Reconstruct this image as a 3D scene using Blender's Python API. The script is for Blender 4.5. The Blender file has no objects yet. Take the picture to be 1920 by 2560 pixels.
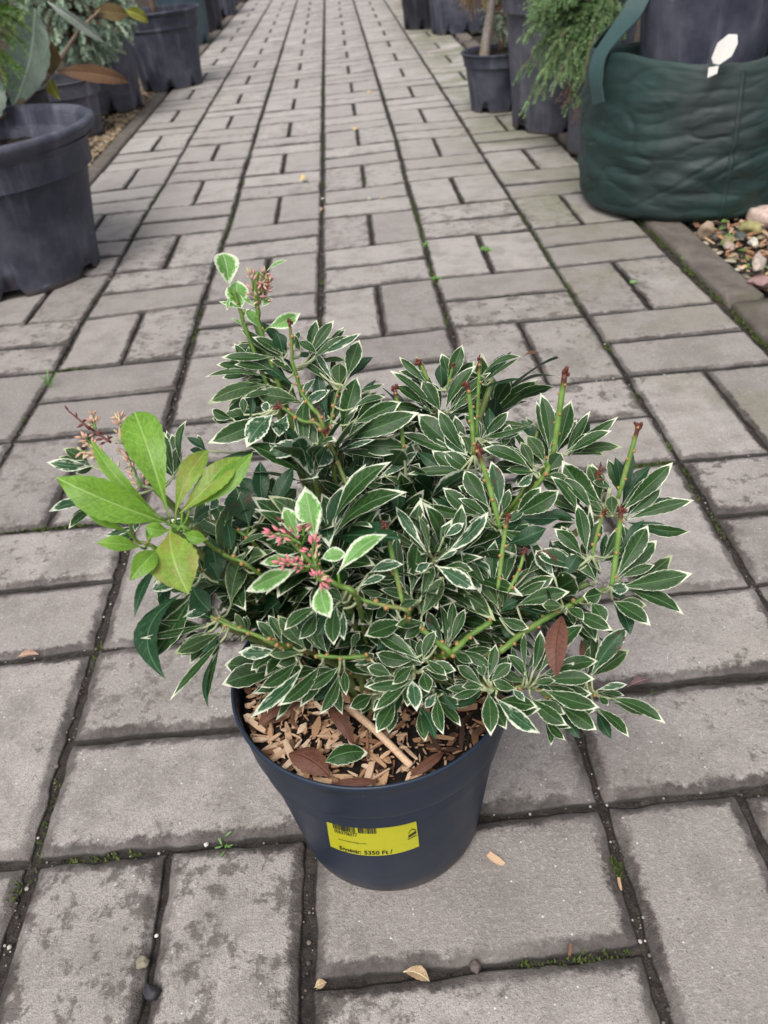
import bpy, math, random
import numpy as np
from mathutils import Vector, Matrix, noise
random.seed(7); rng = np.random.RandomState(7)
R = math.radians
sc = bpy.context.scene
COL = sc.collection

# ---------------------------------------------------------------- camera, light, exposure
cam = bpy.data.cameras.new('camera'); co = bpy.data.objects.new('camera', cam); COL.objects.link(co); sc.camera = co
cam.sensor_fit = 'VERTICAL'; cam.sensor_height = 36.0; cam.lens = 2012.0 * 36 / 2560
cam.clip_start = 0.02; cam.clip_end = 900
co.matrix_world = Matrix.Translation((0.0743, -1.3179, 0.5145)) @ Matrix.Rotation(0.004418, 4, 'Z') @ Matrix.Rotation(math.pi/2-0.645619, 4, 'X') @ Matrix.Rotation(-0.103582, 4, 'Z')
cam.dof.use_dof = True; cam.dof.focus_distance = 0.50; cam.dof.aperture_fstop = 13.0
w = bpy.data.worlds.new('World'); sc.world = w; w.use_nodes = True
nt = w.node_tree; bg = nt.nodes['Background']
sky = nt.nodes.new('ShaderNodeTexSky'); sky.sky_type = 'NISHITA'; sky.sun_disc = False
sky.sun_elevation = R(58); sky.sun_rotation = R(200); sky.air_density = 1.0; sky.dust_density = 5.0; sky.ozone_density = 1.5
hs = nt.nodes.new('ShaderNodeHueSaturation'); hs.inputs['Saturation'].default_value = 0.30
nt.links.new(sky.outputs[0], hs.inputs['Color']); nt.links.new(hs.outputs[0], bg.inputs['Color']); bg.inputs['Strength'].default_value = 0.125
sl = bpy.data.lights.new('sun', 'SUN'); so_ = bpy.data.objects.new('sun', sl); COL.objects.link(so_)
sl.energy = 1.5; sl.angle = R(32); sl.color = (1.0, 0.97, 0.93)
so_.rotation_euler = Vector((math.sin(R(200))*math.cos(R(58)), math.cos(R(200))*math.cos(R(58)), math.sin(R(58)))).to_track_quat('Z', 'Y').to_euler()
sc.view_settings.view_transform = 'Standard'; sc.view_settings.look = 'None'; sc.view_settings.gamma = 1.0
sc.view_settings.exposure = 0.42

# ---------------------------------------------------------------- traced measurements, in 0.1 mm
LEAVES=[[0,30,-9026,3589,18,-8934,3753,141,"L",0.08],[0,74,-9041,3463,71,-8970,3617,123,"L",0.06],[0,99,-9040,3473,-37,-9026,3526,24,"L",0.11],[0,94,-9058,3366,13,-9057,3443,17,"L",0.02],[0,158,-9057,3364,94,-9033,3477,71,"L",0.05],[0,195,-9055,3364,390,-9056,3429,81,"L",0.05],[0,181,-9038,3475,248,-9008,3507,42,"L",0.03],[0,233,-9014,3651,358,-8976,3692,23,"L",0.15],[0,154,-9038,3477,77,-9002,3565,28,"L",0.0],[0,32,-9030,3553,11,-9104,3501,19,"L",0.03],[1,301,-9138,3046,66,-9065,3263,82,"V",0.03],[1,280,-9109,3159,36,-9009,3361,81,"V",0.05],[1,267,-9099,3196,113,-9086,3333,67,"V",0.07],[1,213,-9097,3211,-67,-9137,3257,67,"V",0.04],[1,193,-9116,3141,-3,-9165,3219,57,"V",0.05],[1,185,-9131,3087,-181,-9149,3153,43,"V",0.2],[1,171,-9138,3061,-173,-9253,3047,111,"U",0.08],[1,328,-9178,2963,81,-9161,3025,125,"U",0.15],[1,139,-9131,3092,10,-9186,3084,58,"V",0.05],[1,262,-9092,3224,240,-9049,3332,95,"V",0.08],[1,396,-9099,3182,560,-8983,3337,76,"V",0.04],[1,443,-9097,3186,707,-9076,3290,52,"V",0.15],[1,402,-9104,3163,649,-9051,3268,57,"V",0.15],[1,453,-9094,3194,347,-9066,3273,57,"V",0.1],[1,596,-9128,3050,688,-9028,3228,110,"V",0.04],[1,553,-9140,3008,567,-9061,3121,110,"U",0.1],[1,519,-9133,3040,433,-9034,3187,48,"V",0.03],[1,508,-9136,3032,346,-9098,3166,48,"V",0.05],[1,311,-9121,3109,189,-9113,3201,57,"V",0.02],[1,469,-9235,2876,438,-9086,3077,91,"D",0.01],[1,314,-9211,2924,497,-9151,3001,67,"W",0.04],[1,328,-9181,2959,425,-9091,3049,53,"W",0.09],[1,532,-9314,2773,653,-9070,3034,133,"V",0.08],[1,462,-9284,2818,590,-9177,2965,52,"V",0.08],[1,644,-9146,2974,804,-9154,3006,29,"V",0.1],[1,442,-9119,3104,395,-9071,3178,67,"V",0.04],[1,288,-9094,3212,180,-9067,3302,67,"V",0.01],[1,364,-9089,3222,338,-9050,3307,57,"V",0.12],[1,71,-9121,3137,-100,-9153,3224,58,"V",0.08],[1,332,-9080,3261,367,-9034,3316,38,"V",0.09],[1,212,-9148,3019,15,-9227,3043,48,"V",0.07],[1,102,-9114,3160,7,-9081,3308,57,"V",0.01],[2,527,-9423,2825,970,-9432,2962,130,"V",0.02],[2,601,-9360,2891,882,-9362,2999,107,"V",0.02],[2,504,-9457,2788,826,-9426,2850,51,"V",0.02],[2,399,-9427,2836,123,-9502,2828,116,"W",0.08],[2,455,-9420,2837,397,-9566,2765,139,"W",0.08],[2,504,-9457,2788,722,-9459,2840,37,"W",0.11],[2,187,-9323,2982,-163,-9511,2951,121,"V",0.09],[2,187,-9323,2982,37,-9530,2911,140,"W",0.1],[2,259,-9323,2973,207,-9442,2901,126,"W",0.08],[2,-33,-9341,2986,-145,-9311,3045,70,"V",0.08],[2,23,-9329,2994,29,-9272,3076,52,"V",0.07],[2,141,-9323,2987,154,-9288,3044,65,"V",0.02],[2,49,-9341,2977,76,-9256,3062,42,"V",0.09],[2,609,-9305,2954,800,-9258,2979,56,"V",0.1],[2,685,-9414,2817,960,-9390,2883,37,"V",0.01],[3,531,-9436,2521,381,-9294,2710,67,"V",0.11],[3,562,-9399,2539,603,-9303,2620,67,"V",0.06],[3,609,-9409,2527,786,-9238,2729,82,"V",0.03],[3,627,-9418,2520,739,-9284,2718,72,"V",0.01],[3,687,-9399,2523,961,-9272,2621,72,"V",0.08],[3,609,-9409,2527,718,-9409,2561,43,"V",0.05],[3,580,-9518,2467,381,-9476,2625,71,"V",0.03],[3,570,-9527,2464,423,-9500,2510,38,"V",0.08],[3,619,-9504,2470,787,-9515,2487,76,"V",0.03],[3,580,-9518,2467,613,-9447,2530,114,"U",0.11],[3,618,-9518,2463,538,-9416,2588,62,"V",0.01],[3,799,-9591,2399,828,-9485,2553,104,"D",0.01],[3,864,-9445,2474,841,-9321,2568,106,"U",0.06],[3,874,-9436,2478,958,-9327,2570,87,"V",0.02],[3,414,-9600,2443,316,-9532,2558,113,"D",0.08],[3,495,-9636,2413,553,-9534,2483,113,"D",0.04],[3,374,-9372,2578,257,-9325,2711,145,"U",0.1],[3,411,-9390,2563,404,-9315,2664,67,"V",0.09],[4,1080,-9048,2766,846,-8956,2979,84,"V",0.08],[4,1066,-8988,2879,906,-8856,3014,58,"V",0.09],[4,1121,-9068,2736,1026,-8954,2901,110,"V",0.09],[4,1131,-8993,2853,1138,-8928,2974,84,"D",0.04],[4,1167,-8991,2855,1281,-8867,3061,97,"V",0.11],[4,1140,-9068,2733,1343,-8976,2971,90,"V",0.11],[4,1152,-9071,2727,1444,-8941,2900,64,"V",0.1],[4,1063,-9071,2737,968,-8997,2797,58,"V",0.04],[4,1029,-9048,2772,863,-8991,2904,77,"V",0.03],[4,1178,-9071,2724,1373,-8978,2839,77,"V",0.12],[5,1364,-9025,2921,1608,-9004,3010,49,"V",0.25],[5,1364,-9038,2872,1596,-9003,3006,26,"V",0.2],[5,1610,-8997,3007,1694,-9021,3031,26,"R",0.1],[6,1211,-9370,2623,975,-9158,2797,149,"V",0.01],[6,1224,-9370,2622,1090,-9219,2848,93,"V",0.1],[6,1257,-9393,2589,853,-9222,2723,93,"V",0.04],[6,1235,-9378,2611,1108,-9286,2740,118,"V",0.05],[6,1248,-9370,2619,1212,-9290,2704,99,"U",0.01],[6,1318,-9323,2668,1240,-9187,2784,75,"V",0.06],[6,1313,-9315,2679,1489,-9228,2792,75,"V",0.03],[6,1633,-9257,2714,1320,-9271,2658,38,"V",0.35],[6,1309,-9454,2542,872,-9428,2568,68,"V",0.1],[6,1271,-9460,2543,1089,-9373,2662,105,"V",0.11],[6,1355,-9323,2664,1384,-9189,2804,75,"V",0.1],[6,1394,-9311,2674,1538,-9360,2722,44,"V",0.01],[6,1362,-9354,2625,1246,-9302,2664,56,"V",0.04],[6,1168,-9495,2536,1029,-9367,2673,98,"V",0.02],[6,1122,-9472,2555,956,-9337,2647,86,"V",0.06],[6,1424,-9354,2617,1491,-9251,2720,75,"V",0.01],[7,1695,-9370,2565,1686,-9135,2840,95,"V",0.01],[7,1708,-9370,2564,1671,-9111,2776,57,"V",0.05],[7,1740,-9366,2565,1842,-9239,2831,121,"V",0.01],[7,1770,-9370,2556,2088,-9329,2745,76,"V",0.01],[7,1795,-9370,2553,2036,-9398,2701,83,"V",0.05],[7,1670,-9408,2526,1581,-9278,2653,95,"U",0.07],[7,1674,-9449,2501,1764,-9391,2582,113,"V",0.04],[7,1629,-9454,2503,1436,-9418,2524,75,"V",0.02],[7,1593,-9449,2511,1479,-9533,2482,63,"W",0.1],[7,1583,-9437,2519,1312,-9362,2650,100,"V",0.12],[7,1600,-9413,2531,1349,-9322,2664,63,"V",0.03],[7,1596,-9437,2517,1542,-9318,2639,75,"U",0.0],[7,1810,-9354,2571,1918,-9347,2670,64,"V",0.06],[7,1626,-9472,2493,1767,-9544,2525,75,"U",0.08],[8,1297,-9748,2510,1188,-9559,2652,112,"V",0.07],[8,1342,-9760,2498,1334,-9547,2683,94,"V",0.05],[8,1287,-9806,2482,1127,-9741,2596,70,"V",0.05],[8,1407,-9789,2475,1664,-9770,2606,124,"V",0.07],[8,1358,-9771,2490,1408,-9702,2596,59,"V",0.03],[8,1365,-9830,2461,1472,-9792,2506,70,"V",0.03],[8,1358,-9935,2413,1558,-9937,2491,110,"V",0.11],[8,1243,-9795,2493,1052,-9683,2637,99,"V",0.02],[8,1326,-9853,2455,1521,-9974,2438,81,"V",0.07],[8,1198,-9783,2505,939,-9725,2567,82,"V",0.01],[8,1303,-9853,2458,1169,-9824,2496,70,"V",0.0],[9,1958,-9624,2364,1757,-9435,2559,158,"V",0.08],[9,2056,-9577,2378,2142,-9461,2602,76,"D",0.04],[9,1992,-9689,2325,2010,-9582,2395,82,"U",0.12],[9,2039,-9671,2328,2334,-9577,2572,107,"V",0.09],[9,2048,-9636,2346,2192,-9560,2469,51,"V",0.06],[9,2059,-9689,2316,2279,-9616,2438,63,"V",0.02],[9,2054,-9712,2304,2417,-9738,2420,82,"V",0.01],[9,1953,-9671,2339,1853,-9568,2385,75,"U",0.08],[9,1889,-9683,2341,1731,-9497,2497,87,"V",0.08],[9,2022,-9536,2406,1921,-9493,2434,57,"V",0.09],[9,1806,-9671,2358,1673,-9529,2526,99,"V",0.06],[9,1786,-9706,2341,1618,-9646,2347,74,"V",0.11],[9,2011,-9531,2411,1945,-9490,2451,45,"U",0.03],[10,1765,-10000,2331,1765,-9754,2487,92,"V",0.04],[10,1741,-10005,2331,1611,-9897,2453,88,"V",0.09],[10,1715,-10072,2295,1497,-9978,2363,140,"V",0.09],[10,1795,-10124,2254,1681,-9987,2346,72,"V",0.06],[10,1827,-10082,2274,1775,-10005,2330,53,"V",0.03],[10,1896,-10108,2249,2106,-9912,2423,112,"V",0.08],[10,1940,-9994,2311,2097,-9881,2436,66,"V",0.11],[10,1834,-10026,2306,1928,-9936,2442,59,"V",0.11],[10,1907,-10108,2248,2096,-10099,2308,59,"V",0.06],[10,1897,-10149,2226,2238,-10228,2344,118,"V",0.01],[10,1841,-10147,2235,1939,-10193,2245,70,"W",0.02],[10,1895,-10160,2220,1896,-10198,2210,47,"W",0.02],[10,1809,-10175,2223,1701,-10199,2230,117,"V",0.07],[10,1848,-10211,2198,1982,-10419,2202,111,"V",0.08],[10,1733,-10221,2208,1776,-10356,2172,98,"V",0.12],[10,1605,-10242,2208,1667,-10354,2216,71,"V",0.08],[10,1636,-10255,2193,1794,-10421,2198,86,"V",0.08],[10,1594,-10238,2213,1484,-10221,2220,74,"U",0.07],[10,1576,-10108,2293,1503,-9960,2370,92,"V",0.05],[10,1612,-10098,2294,1703,-10031,2373,92,"D",0.08],[11,1239,-10060,2218,1107,-9922,2382,75,"V",0.05],[11,1270,-10049,2220,1303,-9889,2412,95,"V",0.02],[11,1325,-10049,2212,1400,-9904,2415,96,"V",0.03],[11,1234,-10163,2144,1098,-10084,2231,127,"U",0.06],[11,1276,-10147,2153,1201,-10020,2241,81,"U",0.1],[11,1301,-10138,2158,1302,-10063,2216,64,"U",0.11],[11,1345,-10080,2191,1581,-10080,2282,99,"V",0.09],[11,1364,-10138,2149,1645,-10153,2229,99,"V",0.07],[11,1280,-10159,2142,1382,-10142,2194,69,"V",0.11],[11,1271,-10180,2124,1412,-10273,2114,69,"V",0.02],[11,1244,-10029,2236,1184,-9903,2334,70,"V",0.12],[11,1355,-10091,2184,1533,-10102,2278,58,"V",0.04],[11,1192,-10101,2200,1014,-9983,2272,81,"V",0.0],[11,1441,-9998,2228,1620,-9908,2326,83,"V",0.07],[12,801,-10180,2358,786,-9921,2546,77,"V",0.07],[12,823,-10180,2355,892,-9925,2509,127,"V",0.04],[12,869,-10211,2333,913,-10127,2399,44,"V",0.01],[12,859,-10280,2280,997,-10128,2404,93,"U",0.05],[12,858,-10211,2334,754,-10240,2323,55,"V",0.11],[12,781,-10293,2280,573,-10407,2319,110,"V",0.0],[12,878,-10301,2260,725,-10339,2297,66,"V",0.02],[12,772,-10201,2352,618,-10102,2431,66,"V",0.07],[12,727,-10211,2352,583,-10264,2363,66,"V",0.06],[12,845,-10221,2331,668,-10200,2424,55,"V",0.05],[12,870,-10201,2338,955,-10054,2418,66,"V",0.1],[13,1010,-10094,2517,1252,-9970,2663,88,"W",0.02],[13,913,-10070,2539,791,-9867,2677,66,"W",0.05],[13,936,-10082,2532,900,-9932,2658,42,"U",0.02],[13,1017,-10000,2553,1128,-9974,2610,61,"W",0.04],[13,940,-10136,2505,853,-10186,2503,54,"W",0.0],[13,955,-10146,2498,1136,-10310,2458,92,"W",0.02],[13,963,-10126,2507,1076,-10101,2543,33,"W",0.07],[14,801,-10487,2164,683,-10584,2151,70,"V",0.04],[14,842,-10491,2147,999,-10551,2167,87,"V",0.09],[14,841,-10498,2132,859,-10625,2112,82,"V",0.02],[14,820,-10473,2192,623,-10338,2264,97,"V",0.0],[14,839,-10484,2164,723,-10370,2221,65,"B",0.04],[14,784,-10517,2098,789,-10699,2074,85,"V",0.12],[14,800,-10515,2101,550,-10575,2144,65,"V",0.09],[14,765,-10529,2074,582,-10683,2087,66,"V",0.11],[14,693,-10555,2002,585,-10725,1976,94,"V",0.06],[14,845,-10477,2178,925,-10382,2281,65,"V",0.04],[14,690,-10510,2128,567,-10478,2173,76,"V",0.03],[14,857,-10473,2187,950,-10583,2172,54,"V",0.03],[15,965,-10290,2071,899,-10138,2182,80,"V",0.06],[15,973,-10290,2070,972,-10104,2187,57,"V",0.09],[15,984,-10290,2068,1042,-10086,2194,59,"V",0.05],[15,999,-10286,2070,1099,-10150,2182,63,"V",0.1],[15,1012,-10309,2035,1102,-10399,2036,57,"V",0.09],[15,1035,-10304,2043,1202,-10418,2010,69,"V",0.11],[15,914,-10290,2078,813,-10211,2139,68,"V",0.04],[16,1137,-10481,1955,1019,-10378,2012,68,"V",0.08],[16,1147,-10465,1992,1142,-10399,2033,56,"V",0.04],[16,1166,-10469,1978,1229,-10324,2084,62,"V",0.01],[16,1144,-10484,1946,1029,-10486,1968,51,"V",0.02],[16,1164,-10495,1918,1137,-10730,1872,97,"V",0.12],[16,1194,-10502,1887,1368,-10782,1926,97,"V",0.0],[16,1141,-10489,1936,950,-10471,1946,57,"V",0.04],[16,1176,-10474,1966,1297,-10414,2026,74,"V",0.01],[16,1130,-10488,1939,969,-10546,1966,51,"V",0.08],[17,904,-10551,1998,905,-10762,1961,72,"V",0.1],[17,927,-10548,2007,992,-10639,1980,55,"V",0.04],[17,803,-10561,1943,866,-10746,1913,72,"V",0.05],[17,886,-10538,2035,774,-10586,2043,50,"V",0.05],[17,895,-10548,2012,833,-10617,1990,55,"V",0.07],[18,1367,-10474,1937,1279,-10359,2035,66,"V",0.08],[18,1358,-10455,1983,1390,-10256,2071,36,"V",0.11],[18,1395,-10455,1977,1470,-10278,2101,74,"V",0.0],[18,1422,-10460,1962,1699,-10271,2106,97,"V",0.11],[18,1437,-10472,1932,1695,-10525,1971,90,"V",0.05],[18,1398,-10475,1930,1505,-10500,1959,48,"V",0.09],[18,1309,-10488,1912,1188,-10455,1959,63,"V",0.09],[18,1441,-10488,1893,1682,-10671,1934,98,"V",0.01],[18,1378,-10502,1859,1525,-10689,1843,92,"V",0.05],[18,1452,-10520,1707,1520,-10694,1730,53,"V",0.02],[18,1530,-10511,1770,1678,-10675,1764,106,"V",0.02],[18,1285,-10488,1916,1336,-10568,1903,46,"V",0.1],[19,1728,-10362,1797,1946,-10234,2022,111,"B",0.05],[19,1708,-10360,1806,1719,-10179,1896,36,"R",0.06],[19,1758,-10391,1722,1916,-10401,1753,46,"V",0.05],[19,1769,-10402,1681,1804,-10465,1680,49,"V",0.03],[19,1823,-10403,1662,2055,-10613,1680,86,"V",0.1],[19,1755,-10412,1605,1870,-10629,1617,75,"V",0.04],[19,1702,-10360,1807,1749,-10241,1906,36,"V",0.07],[20,322,-10265,2840,271,-10177,2973,81,"L",0.06],[20,405,-10291,2822,378,-10114,3035,125,"L",0.04],[20,354,-10244,2842,444,-10175,2916,29,"L",0.1],[20,330,-10358,2812,158,-10434,2863,53,"L",0.03],[20,319,-10415,2791,107,-10582,2837,88,"L",0.0],[20,416,-10369,2796,543,-10367,2809,70,"L",0.1],[20,490,-10442,2757,735,-10289,2837,92,"L",0.06],[20,419,-10486,2751,451,-10655,2699,100,"L",0.1],[21,378,-10438,2573,228,-10575,2573,77,"V",0.07],[21,467,-10426,2569,444,-10629,2503,86,"V",0.01],[21,497,-10441,2554,492,-10596,2491,50,"W",0.01],[21,617,-10290,2608,798,-10278,2637,72,"W",0.11],[21,576,-10350,2587,708,-10325,2615,46,"W",0.04],[21,499,-10426,2564,433,-10365,2615,54,"V",0.11],[21,465,-10254,2646,478,-10210,2679,55,"V",0.01],[22,152,-10406,2273,-46,-10425,2309,75,"V",0.0],[22,262,-10414,2239,97,-10427,2277,87,"U",0.11],[22,283,-10404,2259,158,-10296,2409,92,"U",0.06],[22,343,-10408,2241,284,-10243,2353,92,"U",0.02],[22,235,-10426,2215,62,-10609,2253,78,"V",0.01],[22,254,-10439,2184,29,-10770,2238,78,"V",0.01],[22,340,-10435,2181,144,-10693,2207,83,"V",0.09],[22,433,-10439,2158,263,-10574,2159,68,"V",0.09],[22,424,-10454,2126,323,-10674,2091,68,"V",0.1],[22,455,-10445,2140,460,-10603,2125,51,"V",0.07],[22,504,-10420,2190,538,-10401,2213,49,"V",0.06],[22,499,-10404,2228,548,-10327,2264,48,"V",0.06],[22,145,-10391,2293,52,-10309,2399,58,"V",0.03],[22,165,-10376,2302,109,-10278,2398,58,"V",0.11],[22,384,-10412,2226,315,-10284,2295,68,"V",0.09],[22,509,-10437,2151,609,-10384,2163,58,"V",0.09],[23,578,-10399,1878,450,-10494,1902,87,"V",0.05],[23,675,-10389,1889,566,-10499,1876,77,"V",0.09],[23,648,-10406,1821,588,-10539,1799,78,"V",0.06],[23,694,-10354,1973,540,-10341,2040,71,"V",0.12],[23,650,-10370,1939,535,-10417,1966,61,"V",0.12],[23,886,-10387,1863,969,-10528,1867,62,"V",0.12],[24,168,-9818,2208,-67,-10004,2242,92,"V",0.1],[24,98,-9934,2137,-91,-10010,2222,86,"D",0.05],[24,229,-9855,2176,36,-10072,2191,161,"D",0.08],[24,386,-9745,2229,377,-9614,2334,87,"V",0.06],[24,406,-9763,2214,437,-9657,2290,65,"V",0.12],[24,590,-9836,2139,495,-9774,2240,75,"V",0.07],[24,667,-9818,2141,566,-9665,2266,97,"V",0.08],[24,137,-9636,2327,-93,-9689,2414,44,"V",0.15],[24,101,-9726,2280,-65,-9717,2322,54,"V",0.15],[24,-154,-9971,2135,-57,-9731,2361,151,"U",0.1],[25,-265,-10177,2943,-692,-10174,3255,174,"G",0.02],[25,-290,-10154,2953,-589,-9921,3285,65,"G",0.01],[25,-268,-10141,2955,-397,-9787,3327,183,"G",0.07],[25,-242,-10131,2955,-79,-9856,3124,106,"H",0.1],[25,-219,-10122,2955,80,-9930,3114,122,"H",0.02],[25,-182,-10104,2956,141,-9934,3129,102,"G",0.0],[25,-256,-10204,2933,-166,-10501,2784,217,"H",0.01],[25,-438,-10227,2950,-610,-10213,3134,57,"G",0.03],[25,-262,-10213,2931,-359,-10234,2980,68,"G",0.08],[25,-197,-10227,2919,-91,-10261,2892,64,"G",0.06],[25,-374,-10305,2920,-536,-10376,3024,72,"G",0.04],[25,-305,-10323,2906,-395,-10513,2904,99,"G",0.09],[25,-346,-10204,2945,-353,-10273,2931,44,"G",0.07],[26,-748,-9617,2948,-948,-9672,3032,79,"W",0.06],[26,-707,-9790,2863,-880,-9980,2943,77,"W",0.03],[26,-744,-9603,2955,-849,-9660,3010,33,"W",0.03],[26,-335,-9681,2867,-360,-9551,3069,77,"V",0.12],[26,-299,-9608,2898,-262,-9428,3056,62,"V",0.11],[26,-164,-9557,2933,-259,-9522,3006,46,"V",0.04],[26,-501,-9936,2775,-650,-10018,2790,40,"W",0.06],[26,-489,-9881,2796,-509,-9987,2773,35,"W",0.09],[26,-156,-9863,2761,-100,-9818,2806,61,"W",0.1],[27,-243,-10203,2561,-331,-10665,2434,162,"D",-0.32],[27,-399,-10098,2634,-476,-10412,2594,56,"D",0.12],[27,-375,-10114,2622,-387,-10267,2579,65,"D",0.09],[27,-167,-9941,2671,-122,-10174,2558,123,"D",0.06],[27,-243,-10195,2565,-145,-10338,2518,119,"D",0.04],[27,35,-9895,2664,-19,-9740,2815,201,"DB",0.05],[27,-92,-9886,2684,96,-9780,2733,79,"D",0.08],[27,-84,-9859,2694,-55,-10023,2629,84,"D",0.01],[27,108,-9822,2686,111,-9618,2876,106,"D",0.04],[27,125,-9822,2684,279,-9645,2837,101,"D",0.01],[27,-32,-10005,2628,141,-9976,2670,35,"V",0.15],[27,1,-10110,2574,174,-10050,2616,43,"V",0.15],[27,-261,-9886,2705,-111,-9793,2747,66,"D",0.01],[27,-114,-10179,2555,-158,-10099,2624,85,"D",0.1],[27,-276,-10162,2585,-427,-10256,2613,94,"V",0.09],[28,-114,-10335,2373,-314,-10520,2442,81,"U",0.01],[28,-124,-10372,2347,-316,-10746,2374,47,"V",0.1],[28,-181,-10303,2408,-449,-10491,2535,43,"V",0.05],[28,-182,-10335,2383,-304,-10481,2378,77,"V",0.03],[28,-145,-10237,2455,-293,-10313,2472,51,"W",0.05],[28,-271,-10329,2401,-381,-10505,2432,30,"V",0.08],[28,3,-10342,2352,-51,-10270,2427,47,"U",0.04],[28,-164,-10290,2416,-268,-10241,2499,77,"D",0.12],[28,-134,-10342,2371,-207,-10453,2357,60,"V",0.04],[28,-72,-10237,2445,8,-9983,2577,128,"U",0.02]]
ROS=[[125,-9040,3478],[346,-9138,3081],[340,-9371,2908],[601,-9474,2491],[1113,-9042,2778],[1446,-9020,2933],[1303,-9375,2618],[1678,-9408,2534],[1317,-9811,2476],[1975,-9646,2351],[1773,-10126,2255],[1296,-10099,2183],[826,-10227,2325],[962,-10093,2522],[798,-10501,2131],[983,-10294,2062],[1155,-10483,1946],[883,-10549,1999],[1398,-10482,1898],[1749,-10384,1726],[382,-10359,2801],[500,-10375,2586],[337,-10419,2213],[688,-10384,1894],[263,-9810,2199],[-280,-10195,2940],[-460,-9726,2866],[-134,-10012,2634],[-138,-10312,2395]]
STEMS=[["g",14,[[92,-9070,3323],[71,-9041,3468],[54,-9027,3578]]],["g",16,[[167,-9069,3319],[163,-9042,3449],[168,-9028,3557],[194,-9014,3659]]],["s",12,[[320,-9226,3223],[330,-9204,3339],[336,-9188,3441]]],["b",14,[[318,-9224,3232],[331,-9243,3160],[346,-9268,3068],[392,-9319,2998],[449,-9398,2899]]],["b",14,[[446,-9416,2878],[331,-9368,2948],[221,-9313,3024]]],["b",15,[[448,-9404,2892],[487,-9477,2803],[544,-9638,2684],[590,-9738,2628],[611,-9811,2591]]],["b",9,[[465,-9401,2768],[518,-9231,2965],[561,-9188,3043]]],["s",15,[[1050,-9132,2985],[1009,-9106,3091]]],["s",11,[[1161,-9044,2870],[1206,-9018,3007]]],["s",13,[[1293,-9307,2691],[1314,-9243,2919],[1332,-9199,3115]]],["s",18,[[1253,-9470,2683],[1252,-9396,2916],[1241,-9357,3058]]],["s",17,[[873,-9420,2697],[866,-9360,2886],[852,-9314,3053]]],["s",23,[[1695,-9466,2634],[1732,-9406,2852],[1763,-9360,3062]]],["s",19,[[1314,-9953,2535],[1278,-9867,2726],[1231,-9791,2919]]],["s",19,[[2003,-9709,2465],[2059,-9650,2675],[2102,-9611,2846]]],["s",19,[[1827,-10244,2329],[1861,-10164,2507],[1885,-10094,2680]]],["s",14,[[1777,-10050,2372],[1815,-9998,2506],[1840,-9972,2584]]],["s",15,[[1259,-10210,2353],[1302,-10114,2553],[1333,-10058,2690]]],["s",12,[[1308,-10225,2338],[1372,-10183,2445],[1403,-10145,2534]]],["s",17,[[774,-10321,2435],[751,-10229,2610],[731,-10149,2783]]],["g",14,[[1687,-9161,2643],[1602,-9286,2491],[1518,-9466,2380]]],["b",19,[[978,-10433,2158],[1085,-10376,2207],[1208,-10317,2237]]],["b",21,[[978,-10433,2158],[920,-10393,2217],[852,-10342,2267]]],["b",21,[[1226,-10311,1998],[1373,-10248,2049],[1560,-10168,2095],[1722,-10111,2121],[1862,-10060,2133]]],["b",12,[[1182,-10436,1879],[1284,-10437,1860],[1386,-10434,1854],[1521,-10453,1771],[1727,-10448,1767]]],["b",19,[[1636,-9484,2485],[1677,-9402,2529],[1715,-9362,2572]]],["g",15,[[562,-10482,2668],[478,-10436,2697],[395,-10363,2738],[327,-10278,2780],[266,-10205,2810]]],["b",13,[[798,-10464,2496],[685,-10434,2533],[589,-10410,2560],[512,-10355,2594]]],["b",13,[[574,-10468,2238],[462,-10470,2250],[334,-10466,2278]]],["b",14,[[165,-10441,2343],[67,-10404,2385],[-22,-10374,2420],[-111,-10333,2463]]],["b",11,[[160,-10481,2404],[45,-10442,2448],[-32,-10422,2473],[-140,-10376,2521]]],["g",12,[[-175,-10173,2877],[-230,-10154,2890],[-274,-10127,2905]]],["g",11,[[-339,-10214,2830],[-435,-10177,2854],[-473,-10104,2882],[-488,-10031,2910]]],["b",13,[[54,-10156,2612],[-67,-10100,2657],[-168,-10027,2697],[-277,-9963,2736]]],["b",12,[[32,-9918,2593],[-79,-9854,2635],[-200,-9800,2675]]],["b",11,[[52,-9351,2786],[159,-9381,2737],[258,-9408,2697]]]]
FLOWERS=[["p",52,[[159,-9038,3477],[156,-9030,3540],[162,-9015,3654]]],["p",38,[[175,-9036,3493],[213,-9027,3561],[248,-9020,3610]]],["p",33,[[165,-9030,3539],[212,-9021,3605],[233,-9014,3655]]],["c",57,[[-462,-9836,2928],[-520,-9693,3002],[-555,-9614,3088],[-565,-9535,3172]]],["c",52,[[-566,-9763,2972],[-661,-9687,3026],[-738,-9608,3116]]],["c",38,[[-636,-9687,3023],[-700,-9663,3055],[-766,-9657,3070]]],["r",42,[[-576,-9726,3141],[-678,-9672,3207],[-775,-9611,3280]]],["c",21,[[-685,-9578,3142],[-692,-9553,3168],[-693,-9523,3200]]],["k",59,[[342,-10336,2872],[282,-10294,2892],[217,-10284,2903]]],["k",43,[[407,-10454,2827],[393,-10388,2852],[403,-10305,2873]]],["k",30,[[352,-10294,2883],[354,-10263,2891],[353,-10232,2901]]],["k",32,[[382,-10454,2830],[306,-10445,2844],[239,-10426,2859]]],["k",39,[[409,-10518,2803],[415,-10509,2806],[422,-10513,2803]]],["r",38,[[299,-10305,2886],[278,-10263,2901],[261,-10216,2918]]],["r",22,[[1924,-9595,2512],[1926,-9560,2531],[1958,-9511,2555]]],["r",38,[[452,-9502,2920],[461,-9496,2926],[458,-9490,2933]]],["r",25,[[258,-9396,3062],[240,-9396,3064],[223,-9390,3073]]]]
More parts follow.
